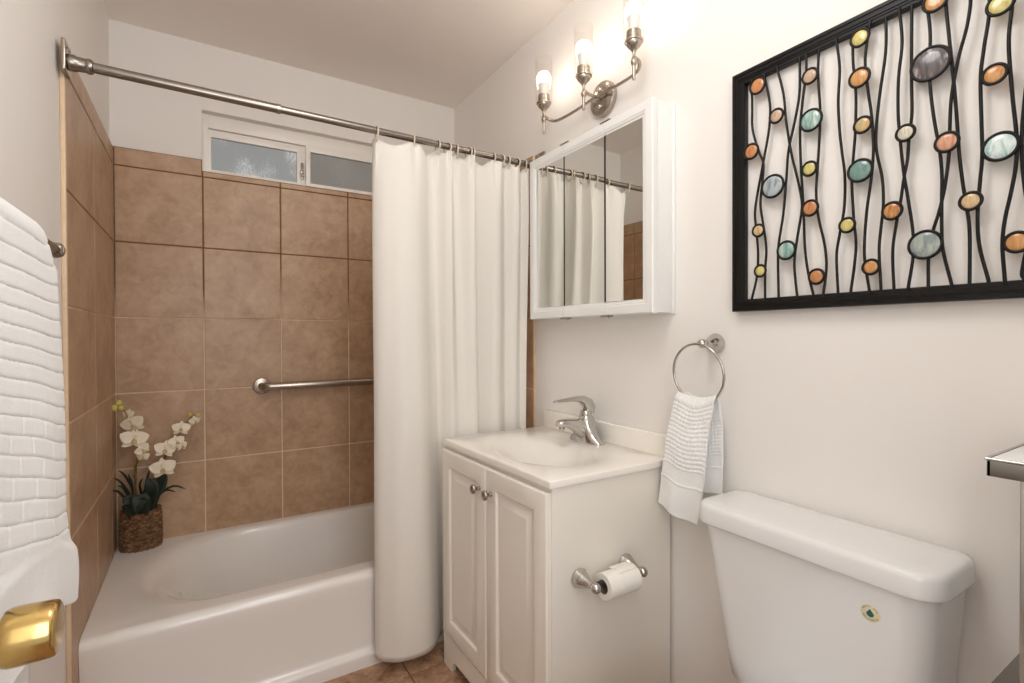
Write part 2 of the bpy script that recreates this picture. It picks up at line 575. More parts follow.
# deck: from the rectangle to the opening, point by point
ctr = Vector((.457, 2.21))
outer = []
for p in secs[0]:
    dx, dy = p[0] - ctr.x, p[1] - ctr.y
    k = min(((x1 - ctr.x) / dx if dx > 0 else (x0 - ctr.x) / dx) if abs(dx) > 1e-9 else 1e9,
            ((y1 - ctr.y) / dy if dy > 0 else (TY + .028 - ctr.y) / dy) if abs(dy) > 1e-9 else 1e9)
    outer.append([ctr.x + dx * k, ctr.y + dy * k, TZ])
for cx, cy in ((x0, TY + .028), (x1, TY + .028), (x0, y1), (x1, y1)):
    i = min(range(L), key=lambda q: (outer[q][0] - cx) ** 2 + (outer[q][1] - cy) ** 2)
    outer[i] = [cx, cy, TZ]
loft(b, [outer] + secs, False, True)
# apron with rounded top edge and a base ledge
prof = [(TY + .028, TZ)]
for i in range(1, 9):
    a = math.radians(90 * i / 8)
    prof.append((TY + .028 - .028 * math.sin(a), TZ - .028 + .028 * math.cos(a)))
prof += [(TY + .002, TZ - .05), (TY + .008, TZ - .09), (TY + .013, -1.00), (TY + .016, -1.125), (TY + .015, -1.134), (TY + .010, -1.140), (TY - .004, -1.143), (TY - .008, -1.147), (TY - .009, -1.153), (TY - .010, -1.17), (TY - .010, FLOOR)]
loft(b, [[(x, y, z) for y, z in prof] for x in (x0, .0, .4, .8, x1)], False, False, False)
o = obj('tub_shell', b, M['enamel'], tub, 80)
b = B(); lathe(b, [(.03, 0), (.03, .003), (.022, .005), (0, .005)], (.93, 2.21, TZ - .297), (0, 0, 1), 24)
part(obj('drain', b, M['chrome'], tub), 'chrome drain in the tub floor')

# ------------------------------------------------------------------ curtain rod, rings, curtain
RY, RZ = 1.722, .7205
rod = thing('shower_curtain_rod', 'brushed nickel shower curtain rod across the tub alcove near the ceiling', 'curtain rod', (.46, RY, RZ))


def rodz(x):
    return RZ - .0065 * (x - XL)


RAX = Vector((1, 0, -.0065)); L0 = Vector((XL, RY, RZ))
for nm, r, a, c, mt in (('wide_tube', .0135, .03, .51, 'rodnickel'), ('narrow_tube', .0117, .505, XR - XL - .03, 'rodnickel')):
    b = B(); lathe(b, [(r, 0), (r, (c - a))], L0 + RAX * a, RAX, 24); obj(nm, b, M[mt], rod)
b = B(); lathe(b, [(.012, 0), (.0148, .001), (.0148, .012), (.012, .013)], L0 + RAX * .503, RAX, 24); obj('joint_collar', b, M['nickel'], rod)
for xx, s in ((XL + .0095, 1), (XR - .0155, -1)):
    b = B(); lathe(b, [(.019, 0), (.021, .002), (.021, .014), (.0185, .018), (.0175, .036), (.019, .038), (.0195, .044), (.0175, .05), (.0135, .052)], (xx, RY, rodz(xx)), (s, 0, 0), 24)
    obj('end_cup', b, M['rodnickel'], rod)
    b = B(); xa, xb = (XL + .0005, XL + .0095) if s > 0 else (XR - .0165, XR - .008)
    box(b, xa, xb, RY - .034, RY + .034, RZ - .032, RZ + .048, .003)
    fl = obj('wall_bracket', b, M['nickel'], rod)
    for dz in (.033, .040):
        b = B()
        xs = xb if s > 0 else xa
        lathe(b, [(.005, 0), (.004, .002), (0, .0025)], (xs, RY + (.018 if dz > .035 else -.018), RZ + dz - .002), (s, 0, 0), 10)
        obj('screw', b, M['rodnickel'], fl)

CU = [(.522, 1.772), (.520, 1.752), (.540, 1.728), (.595, 1.702), (.650, 1.700), (.690, 1.716), (.722, 1.744), (.750, 1.748), (.772, 1.706), (.790, 1.690), (.802, 1.712),
      (.818, 1.742), (.842, 1.734), (.866, 1.694), (.884, 1.686), (.892, 1.716), (.908, 1.738), (.940, 1.722), (.975, 1.692), (1.006, 1.694), (1.026, 1.722), (1.046, 1.732),
      (1.066, 1.700), (1.088, 1.692), (1.106, 1.722), (1.122, 1.732), (1.140, 1.704)]
CL = [(.540, 1.800), (.524, 1.776), (.536, 1.736), (.584, 1.694), (.646, 1.682), (.706, 1.704), (.752, 1.750), (.786, 1.786), (.806, 1.780), (.820, 1.764),
      (.838, 1.748), (.860, 1.738), (.890, 1.734), (.920, 1.742), (.945, 1.760), (.960, 1.786), (.966, 1.796), (.974, 1.784), (.992, 1.760), (1.016, 1.750), (1.042, 1.756), (1.062, 1.780),
      (1.078, 1.790), (1.094, 1.772), (1.112, 1.762), (1.130, 1.776), (1.146, 1.764)]
K = 8
cu = smooth_pts([(x, y, 0) for x, y in CU], K); cl = smooth_pts([(x, y, 0) for x, y in CL], K)
RINGS = [1.3, 4.2, 7.0, 8.9, 11.4, 13.5, 15.5, 18.2, 19.6, 21.4, 23.2, 25.6]   # where along the top hem the rings sit
CTOP = RZ - .021
CBOT = -1.142
NC = len(cu) - 1


def curtain_pt(u, v):
    i = u * NC; k = int(min(i, NC - 1)); f = i - k
    a = cu[k].lerp(cu[k + 1], f); c = cl[k].lerp(cl[k + 1], f)
    w = sstep(0, 1, v) * .8 + v * .2; a = a + Vector((-.005 * (1 - u), 0, 0)); c = c + Vector((-.006 * (1 - u), 0, 0))
    p = a.lerp(c, w)
    t = u * (len(CU) - 1)
    dr = min(abs(t - r) for r in RINGS)
    ztop = CTOP - .0065 * (p.x - XL) - .024 * sstep(.2, 1.5, dr)
    # soft pinch of the header under the rings
    pin = math.exp(-((v / .05) ** 2)) * math.exp(-(dr / .35) ** 2)
    p.y += (RY - p.y) * .65 * pin
    wob = (noise.noise(Vector((p.x * 9, v * 3.0, 2.2))) * .008 + noise.noise(Vector((p.x * 26, v * 2.2, 5.2))) * .0045) * sstep(0, .2, v)
    hem = CBOT + .012 * noise.noise(Vector((p.x * 6, 4.1, 0)))
    return Vector((p.x, p.y + wob, ztop + (hem - ztop) * v))


b = B(); grid(b, curtain_pt, NC, 90)
curt = thing('shower_curtain', 'white cloth shower curtain drawn to the right beside the vanity', 'shower curtain', (.83, RY, CTOP))
o = obj('curtain_panel', b, M['curtain'], curt, 80); solid(o, .0016)
first = None
ORD = ['first', 'second', 'third', 'fourth', 'fifth', 'sixth', 'seventh', 'eighth', 'ninth', 'tenth', 'eleventh', 'twelfth']
for k, rpos in enumerate(RINGS):
    pt = curtain_pt(rpos / (len(CU) - 1), 0)
    lb = ORD[k] + ' cream curtain ring from the left along the shower rod'
    if k == 0:
        lb = 'leftmost cream curtain ring, at the curtain edge by the window'
    if k == len(RINGS) - 1:
        lb = 'rightmost cream curtain ring, beside the medicine cabinet'
    if first is None:
        first = thing('curtain_ring', lb, 'curtain ring', (pt.x, RY, rodz(pt.x)), 'curtain rings on the shower rod')
        b = B(); pts = []
        for i in range(28):
            a = 2 * math.pi * i / 28
            rr = .0185 + (.013 * max(0, -math.sin(a)) ** 2)
            pts.append((pt.x, RY + .0185 * math.cos(a), rodz(pt.x) - .004 + rr * math.sin(a)))
        tube(b, pts, .0028, 8, closed=True); obj('loop', b, M['ringplastic'], first, 60)
        b = B(); lathe(b, [(0, -.004), (.003, -.003), (.0042, 0), (.003, .003), (0, .004)], (pt.x, RY - .0185, rodz(pt.x) - .006), (0, 0, 1), 12); obj('catch', b, M['ringplastic'], first, 60)
        fx0 = first
    else:
        e = fx0.copy(); C.objects.link(e); e.location = (pt.x, RY, rodz(pt.x) + H); e['label'] = lb
        e.rotation_euler = (0, 0, (.35, -.3, .1, .45, -.2)[k % 5])
        for ch in list(fx0.children):
            c2 = ch.copy(); C.objects.link(c2); c2.parent = e

# ------------------------------------------------------------------ grab bar on the back wall
gb = thing('grab_bar', 'stainless grab bar on the tiled back wall above the tub', 'grab bar', (.60, YB - .008, -.222))
GY = YB - .060; GZ = -.222; gx0, gx1 = .232, 1.02
b = B(); pts = [(gx0, YB - .002, GZ), (gx0, YB - .03, GZ), (gx0 + .004, YB - .045, GZ), (gx0 + .014, YB - .056, GZ), (gx0 + .03, GY, GZ), (gx0 + .3, GY, GZ + .001), (gx1 - .03, GY, GZ + .002), (gx1 - .014, YB - .056, GZ + .002), (gx1 - .004, YB - .045, GZ + .002), (gx1, YB - .03, GZ + .002), (gx1, YB - .002, GZ + .002)]
tube(b, pts, .0172, 20); obj('bar', b, M['nickel'], gb, 60)
for gx in (gx0, gx1):
    b = B(); lathe(b, [(.038, 0), (.038, .006), (.035, .010), (.022, .013), (.0155, .0135)], (gx, YB, GZ), (0, -1, 0), 32); obj('flange', b, M['nickel'], gb)

# ------------------------------------------------------------------ vanity
VX, VY0, VY1 = .747, 1.041, 1.684
VT = -.392                       # underside of the top
van = thing('vanity_cabinet', 'cream two door vanity cabinet with raised panels under the sink top', 'vanity cabinet', (1.0, 1.367, FLOOR))
b = B(); TK = -1.075
bx0 = VX + .017
for q in ((bx0, XR - .009, VY0, VY0 + .016), (bx0, XR - .009, VY1 - .016, VY1), (XR - .03, XR - .014, VY0 + .016, VY1 - .016), (bx0, bx0 + .016, VY0 + .016, VY1 - .016)):
    box(b, *q, TK, VT - .001)
box(b, bx0 + .001, XR - .014, VY0 + .001, VY1 - .001, TK, TK + .016)
obj('body', skew(b), M['cabinet'], van)
# toe board with a notched foot at each end
b = B(); zb, zt = FLOOR, TK - .001
pr = [(VY1 - .001, zb), (VY1 - .001, zt), (VY0 + .001, zt), (VY0 + .001, zb), (VY0 + .065, zb), (VY0 + .075, zb + .03), (VY0 + .09, zb + .042), (VY1 - .09, zb + .042), (VY1 - .075, zb + .03), (VY1 - .065, zb)]
loft(b, [[(x, y, z) for y, z in pr] for x in (VX + .006, VX + .022)]); obj('toe_board', skew(b), M['cabinet'], van, 20)
b = B(); box(b, VX + .022, XR - .009, VY0 + .001, VY0 + .018, FLOOR, TK, .001, 1); obj('side_foot', b, M['cabinet'], van)
b = B(); box(b, VX + .022, XR - .009, VY1 - .018, VY1 - .001, FLOOR, TK, .001, 1); obj('side_foot', b, M['cabinet'], van)
b = B(); box(b, VX + .08, VX + .09, VY0 + .02, VY1 - .02, FLOOR, TK, 0); obj('toe_back', b, M['dark'], van, 0)


def raised_door(y0, y1, z0, z1, knob_y):
    """door slab facing -x with a moulded raised panel"""
    b = B()
    xf = VX; xb = VX + .0165

    def ring(dy, dz, x):
        return [(x, y0 + dy, z0 + dz), (x, y1 - dy, z0 + dz), (x, y1 - dy, z1 - dz), (x, y0 + dy, z1 - dz)]
    rail = .058
    seq = [(0, xb), (0, xf + .006), (.0035, xf + .0015), (.008, xf), (rail - .004, xf), (rail, xf + .0015), (rail + .005, xf + .0075), (rail + .012, xf + .0085), (rail + .016, xf + .0085), (rail + .032, xf + .0025), (rail + .036, xf + .0015), (rail + .037, xf + .0015)]
    loft(b, [ring(d, d, x) for d, x in seq])
    dr = obj('door', skew(b), M['cabinet'], van, 25)
    b = B()
    lathe(b, [(.007, 0), (.0075, .002), (.0055, .006), (.0055, .012), (.010, .016), (.0145, .020), (.0155, .024), (.014, .028), (.009, .0305), (0, .0315)], (xf, knob_y, -.478), (-1, 0, 0), 28)
    part(obj('knob', skew(b), M['nickel'], dr, 60), 'round brushed nickel knob')
    return dr


raised_door(VY0 + .003, 1.358, TK + .004, VT - .013, 1.322)
raised_door(1.362, VY1 - .003, TK + .004, VT - .013, 1.397)

CT = -.370
top = thing('sink_top', 'cream cultured marble sink top with oval basin on the vanity', 'sink', (1.0, 1.367, VT))
b = B(); cx0, cx1, cy0, cy1 = .753, XR - .003, 1.034, 1.694
bc = Vector((.948, 1.350))


def ell(ax, ay, z, ox=0, n=72):
    return [(bc.x + ox + ax * math.cos(2 * math.pi * i / n), bc.y + ay * math.sin(2 * math.pi * i / n), z) for i in range(n)]


rings = [ell(.178, .255, CT), ell(.166, .243, CT - .0010), ell(.152, .228, CT - .0035), ell(.136, .208, CT - .009), ell(.118, .182, CT - .019), ell(.097, .152, CT - .034), ell(.075, .118, CT - .050), ell(.047, .073, CT - .063), ell(.022, .022, CT - .068)]
outp = []
for p in rings[0]:
    dx, dy = p[0] - bc.x, p[1] - bc.y
    e = .004
    k = min(((cx1 - e - bc.x) / dx if dx > 0 else (cx0 + e - bc.x) / dx) if abs(dx) > 1e-9 else 1e9, ((cy1 - e - bc.y) / dy if dy > 0 else (cy0 + e - bc.y) / dy) if abs(dy) > 1e-9 else 1e9)
    outp.append([bc.x + dx * k, bc.y + dy * k, CT])
e = .004
for cx, cy in ((cx0 + e, cy0 + e), (cx1 - e, cy0 + e), (cx0 + e, cy1 - e), (cx1 - e, cy1 - e)):
    i = min(range(len(outp)), key=lambda q: (outp[q][0] - cx) ** 2 + (outp[q][1] - cy) ** 2); outp[i] = [cx, cy, CT]


def grow(lst, d, z):
    r = []
    for p in lst:
        x, y = p[0], p[1]
        if abs(x - (cx0 + e)) < 1e-6: x -= d
        if abs(x - (cx1 - e)) < 1e-6: x += d
        if abs(y - (cy0 + e)) < 1e-6: y -= d
        if abs(y - (cy1 - e)) < 1e-6: y += d
        r.append((x, y, z))
    return r


loft(b, [grow(outp, 0, VT), grow(outp, .0035, VT + .001), grow(outp, .004, VT + .004), grow(outp, .004, CT - .005), grow(outp, .003, CT - .0015), grow(outp, 0, CT)] + rings, False, True)
obj('top_slab', skew(b), M['marble'], top, 50)
b = B(); box(b, XR - .022, XR - .002, cy0 + .001, cy1 - .001, CT - .002, CT + .068, .005, 3); obj('backsplash', b, M['marble'], top, 50)
b = B(); lathe(b, [(.021, 0), (.021, .002), (.016, .004), (.012, .004), (.008, .006), (0, .006)], (bc.x, bc.y, CT - .0685), (0, 0, 1), 24)
part(obj('drain', b, M['chrome'], top), 'round chrome drain at the bottom of the basin')

# faucet -----------------------------------------------------------------
FX, FY = 1.152, 1.362
fau = thing('faucet', 'single lever chrome faucet at the back of the sink basin', 'faucet', (FX, FY, CT))
b = B()


def oval(cx, cy, ax, ay, z, n=40, p=2.4):
    out = []
    for i in range(n):
        a = 2 * math.pi * i / n; c, s = math.cos(a), math.sin(a)
        out.append((cx + ax * math.copysign(abs(c) ** (2 / p), c), cy + ay * math.copysign(abs(s) ** (2 / p), s), z))
    return out


# base wings sloping up into the body
loft(b, [oval(FX, FY, .031, .080, CT), oval(FX, FY, .031, .080, CT + .006), oval(FX, FY, .0295, .075, CT + .012), oval(FX, FY, .0285, .058, CT + .024), oval(FX - .001, FY, .0285, .044, CT + .040), oval(FX - .002, FY, .0285, .035, CT + .056),
         oval(FX - .002, FY, .028, .030, CT + .072), oval(FX - .001, FY, .026, .0265, CT + .084), oval(FX, FY, .021, .022, CT + .092)])


def sweep(bm, path, n=24, p=2.4):
    """path: (x, z, half width y, half height); sections stand across the path in the x-z plane"""
    secs = []
    for i, (x, z, wy, hz) in enumerate(path):
        xa, za = path[max(i - 1, 0)][:2]; xb, zb_ = path[min(i + 1, len(path) - 1)][:2]
        tx, tz = xb - xa, zb_ - za; l = math.hypot(tx, tz); nx, nz_ = -tz / l, tx / l
        s = []
        for k in range(n):
            a = 2 * math.pi * k / n; c, sn = math.cos(a), math.sin(a)
            h = hz * math.copysign(abs(sn) ** (2 / p), sn); w = wy * math.copysign(abs(c) ** (2 / p), c)
            s.append((x + nx * h, FY + w, z + nz_ * h))
        secs.append(s)
    loft(bm, secs)


sweep(b, [(FX - .008, CT + .046, .026, .040), (FX - .030, CT + .054, .025, .030), (FX - .055, CT + .064, .023, .022), (FX - .085, CT + .072, .021, .016), (FX - .108, CT + .074, .020, .0135), (FX - .122, CT + .072, .017, .011), (FX - .128, CT + .070, .011, .007)])
obj('body', b, M['chrome'], fau, 50)
b = B(); lathe(b, [(.0105, 0), (.0105, .012), (.008, .013), (0, .013)], (FX - .108, FY, CT + .066), (-.15, 0, -1), 20); obj('aerator', b, M['nickel'], fau)
b = B(); lathe(b, [(.020, .0), (.021, .004), (.0205, .018), (.0165, .024), (.01, .027)], (FX - .001, FY, CT + .088), (-.18, 0, 1), 28); obj('collar', b, M['chrome'], fau, 50)
b = B()
sweep(b, [(FX + .016, CT + .098, .014, .012), (FX + .013, CT + .118, .022, .021), (FX + .002, CT + .136, .0235, .021), (FX - .018, CT + .148, .022, .0155), (FX - .040, CT + .153, .019, .0105), (FX - .070, CT + .153, .016, .0075), (FX - .100, CT + .151, .0135, .0058), (FX - .130, CT + .149, .012, .005), (FX - .140, CT + .149, .008, .0035)])
obj('lever', b, M['chrome'], fau, 50)

# toilet paper holder and roll ------------------------------------------
PY, PZ = .985, -.646
tph = thing('toilet_paper_holder', 'brushed nickel two post paper holder on the vanity side', 'paper holder', (.937, VY0, PZ))
for px in (.853, 1.022):
    b = B(); lathe(b, [(.026, 0), (.0265, .003), (.024, .006), (.0235, .012), (.019, .022), (.013, .036), (.009, .048), (.008, .054), (.011, .058), (.0135, .064), (.0135, .070), (.011, .077), (.006, .081), (0, .082)], (px, VY0, PZ), (0, -1, 0), 32)
    obj('post', b, M['satin'], tph, 60)
b = B(); lathe(b, [(.0075, 0), (.0075, .035), (.0085, .036), (.0085, .112), (.0075, .113), (.0075, .15)], (.8625, PY, PZ), (1, 0, 0), 20)
part(obj('roller', b, M['roller'], tph, 60), 'black spring roller')
rl = thing('toilet_paper_roll', 'partly used white toilet paper roll on the holder', 'toilet paper', (.943, PY, PZ))
rz = PZ - .0105; r0, r1 = .0185, .0345
rx0, rx1 = .888, .998
b = B()
n = 48; secs = []
for r, x in ((r0, rx0), (r1 - .001, rx0), (r1, rx0 + .001), (r1, rx1 - .001), (r1 - .001, rx1), (r0, rx1)):
    secs.append([(x, PY + r * math.cos(2 * math.pi * i / n), rz + r * math.sin(2 * math.pi * i / n)) for i in range(n)])
secs.append(secs[0]); loft(b, secs, False, False); obj('paper', b, M['paper'], rl, 40)
b = B(); secs = [[(x, PY + r * math.cos(2 * math.pi * i / n), rz + r * math.sin(2 * math.pi * i / n)) for i in range(n)] for r, x in ((r0 - .0002, rx0 - .0005), (r0 - .0002, rx1 + .0005), (r0 - .0015, rx1 + .0005), (r0 - .0015, rx0 - .0005))]
secs.append(secs[0]); loft(b, secs, False, False); part(obj('core', b, M['card'], rl, 40), 'dark cardboard core')
b = B()


def flap(u, v):
    x = rx0 + .045 + (rx1 - rx0 - .047) * u
    if v < .4:
        ang = math.radians(120 - 60 * v / .4)
        return (x, PY + (r1 + .0008) * math.cos(ang), rz + (r1 + .0008) * math.sin(ang))
    t = (v - .4) / .6; ang = math.radians(60)
    return (x, PY + (r1 + .0008) * math.cos(ang) + .018 * t, rz + (r1 + .0008) * math.sin(ang) + .006 * t - .012 * t * t)


grid(b, flap, 10, 16); o = obj('loose_sheet', b, M['paper'], rl, 60); solid(o, .0006)

# ------------------------------------------------------------------ medicine cabinet
MY0, MY1, MZ0, MZ1 = 1.030, 1.676, .070, .702
MX = 1.123
med = thing('medicine_cabinet', 'white triple mirror medicine cabinet on the wall above the sink', 'medicine cabinet', (XR, 1.365, MZ0))
b = B(); box(b, MX + .021, XR - .001, MY0 + .004, MY1 - .004, MZ0 + .002, MZ1 - .002, .002); obj('case', b, M['medwhite'], med)
b = B(); box(b, XR - .006, XR - .0008, MY0 - .003, MY1 + .003, MZ0 - .001, MZ1 + .001, .001); obj('wall_flange', b, M['medwhite'], med)
EDG = [MY0, 1.238, 1.457, MY1]
for k in range(3):
    y0, y1 = EDG[k] + (.0 if k == 0 else .0014), EDG[k + 1] - (.0 if k == 2 else .0014)
    b = B(); sw = .044; le, re = k == 0, k == 2
    prof_ = [(0, .0205), (0, .004), (.0025, .0006), (.006, 0), (.027, 0), (.030, .002), (.034, .002), (.038, .006), (sw, .0068), (sw, .0205)]

    def rail(z, s_):
        a = [(MX + x, y0 + (d if le else 0), z + s_ * d) for d, x in prof_]
        c = [(MX + x, y1 - (d if re else 0), z + s_ * d) for d, x in prof_]
        loft(b, [a, c], not le, not re)
    rail(MZ0, 1); rail(MZ1, -1)
    for has, ye, s_ in ((le, y0, 1), (re, y1, -1)):
        if has:
            loft(b, [[(MX + x, ye + s_ * d, MZ0 + d) for d, x in prof_], [(MX + x, ye + s_ * d, MZ1 - d) for d, x in prof_]], False, False)
    box(b, MX + .012, MX + .0204, y0 + (sw - .002 if le else 0), y1 - (sw - .002 if re else 0), MZ0 + sw - .002, MZ1 - sw + .002)
    dr = obj('door', b, M['medwhite'], med, 25)
    b = B()
    a = y0 + (sw - .0005 if le else 0); c = y1 - (sw - .0005 if re else 0)
    tl = .013 if k == 0 else 0                    # the near door is not shut quite flush
    xa, xc = MX + .0070, MX + .0070 - tl * (c - a)
    b.faces.new([b.verts.new(p) for p in ((xa, a, MZ0 + sw - .0005), (xc, c, MZ0 + sw - .0005), (xc, c, MZ1 - sw + .0005), (xa, a, MZ1 - sw + .0005))])
    mo = obj('mirror', b, M['mirror'], dr, 0); solid(mo, .002, 0)
    for has, ye, s_, xe in ((not le, y0, 1, xa), (not re, y1, -1, xc)):
        if has:
            b = B(); wd_ = .0030 if (k == 0 or (k == 1 and s_ > 0)) and (k, s_) != (1, -1) else .0012
            box(b, xe - .0018, xe + .004, min(ye, ye + s_ * wd_), max(ye, ye + s_ * wd_), MZ0 + sw - .0005, MZ1 - sw + .0005)
            part(obj('glass_edge', b, M['dark'], dr, 0), 'dark edge of the mirror glass')
for yy in (EDG[1], EDG[2]):
    for zz, s in ((MZ0, -1), (MZ1, 1)):
        b = B(); z0, z1 = (zz - .006, zz - .0005) if s < 0 else (zz + .0005, zz + .006)
        box(b, MX + .003, MX + .020, yy - .024, yy + .024, z0, z1, .0015); lathe(b, [(.004, 0), (.004, .004), (0, .005)], (MX + .011, yy - .012, zz + .005 * s), (0, 0, s), 10)
        part(obj('hinge', b, M['nickel'], med), 'small metal hinge plate')

# ------------------------------------------------------------------ vanity light
LX = 1.120; LY = (1.570, 1.335, 1.100)
vl = thing('vanity_light', 'three bulb brushed nickel vanity light above the medicine cabinet', 'wall light', (XR, 1.335, .84))
PZc = .838
b = B(); lathe(b, [(.058, 0), (.060, .004), (.060, .016), (.057, .020), (.050, .0215), (.046, .0245), (.02, .0255), (0, .0255)], (XR - .0008, 1.335, PZc), (-1, 0, 0), 48); obj('backplate', b, M['nickel'], vl, 40)
for zz in (.028, -.03):
    b = B()
    lathe(b, [(.008, 0), (.009, .004), (.006, .009), (0, .011)], (XR - .025, 1.335 + .0, PZc + zz), (-1, 0, 0), 16)
    obj('mounting_knob', b, M['chrome'], vl, 50)
b = B(); ZA = PZc + .002
arm = smooth_pts([(LX, LY[0], ZA + .008), (LX + .022, LY[0] + .0, ZA + .0), (LX + .040, LY[0] - .025, ZA - .012), (LX + .052, 1.47, ZA - .010), (LX + .057, 1.40, ZA - .003), (LX + .058, 1.335, ZA), (LX + .057, 1.27, ZA - .003), (LX + .052, 1.20, ZA - .010), (LX + .040, LY[2] + .025, ZA - .012), (LX + .022, LY[2], ZA), (LX, LY[2], ZA + .008)], 8)
tube(b, arm, .0055, 12); obj('long_arm', b, M['nickel'], vl, 60)
b = B(); tube(b, smooth_pts([(XR - .024, 1.335, ZA), (LX + .04, 1.335, ZA - .002), (LX + .015, 1.335, ZA), (LX, 1.335, ZA + .008)], 6), .0055, 12); obj('short_arm', b, M['nickel'], vl, 60)
for k, ly in enumerate(LY):
    z0 = .778
    b = B()
    lathe(b, [(0, 0), (.004, .0005), (.005, .003), (.005, .044), (.0075, .047), (.0095, .054), (.0095, .060), (.0075, .067), (.0055, .070), (.0055, .084), (.008, .089), (.014, .096), (.021, .103), (.0245, .110), (.0245, .1135), (.0285, .1145), (.0285, .1185), (.0225, .1195), (.0225, .146), (.021, .147), (0, .147)], (LX, ly, z0), (0, 0, 1), 32)
    st = obj('lamp_stem', b, M['nickel'], vl, 35)
    b = B(); R = .0325
    secs = []
    for r, h in ((.0225, .1195), (R - .003, .120), (R, .123), (R, .285), (R - .0016, .285), (R - .0016, .1245), (.0225, .1215)):
        secs.append([(LX + r * math.cos(2 * math.pi * i / 40), ly + r * math.sin(2 * math.pi * i / 40), z0 + h) for i in range(40)])
    loft(b, secs, False, False); part(obj('glass_shade', b, M['clear'], vl, 40), 'clear glass cylinder shade')
    b = B(); lathe(b, [(.013, .147), (.014, .150), (.017, .165), (.021, .186), (.0225, .190)], (LX, ly, z0), (0, 0, 1), 28, True)
    bb = obj('bulb', b, M['bulbbase'], vl, 50)
    b = B(); lathe(b, [(.0225, .1905), (.026, .198), (.0275, .207), (.0262, .218), (.021, .228), (.012, .235), (0, .237)], (LX, ly, z0), (0, 0, 1), 28, True)
    part(obj('glowing_globe', b, M['bulb'], bb, 60), 'lit white bulb globe')

# ------------------------------------------------------------------ wall art
AX = 1.194
AY1, AZ0, AZ1 = .820, .0645, .685
AY0 = -.062
art = thing('wall_art', 'black framed metal wall art with wavy rods and colored glass discs above the toilet', 'wall art', (XR, .39, AZ0))
b = B(); w = .031


def fring(d, x):
    return [(x, AY0 + d, AZ0 + d), (x, AY1 - d, AZ0 + d), (x, AY1 - d, AZ1 - d), (x, AY0 + d, AZ1 - d)]


loft(b, [fring(w, XR - .004), fring(0, XR - .004), fring(0, AX + .001), fring(.0015, AX - .001), fring(.008, AX - .001), fring(.0095, AX + .0015), fring(.0125, AX + .0015), fring(.014, AX + .0005), fring(.0185, AX + .0005), fring(.020, AX + .003), fring(.023, AX + .003), fring(.0245, AX + .005), fring(w - .001, AX + .006), fring(w, AX + .008), fring(w, XR - .004)], False, False)
obj('frame', b, M['black'], art, 20)


def bp(u, v, x):
    d = f_ + r_ * ((u - 512) / F) - u_ * ((v - 341.5) / F)
    d = d * (x / d.x)
    return (x, d.y, d.z)


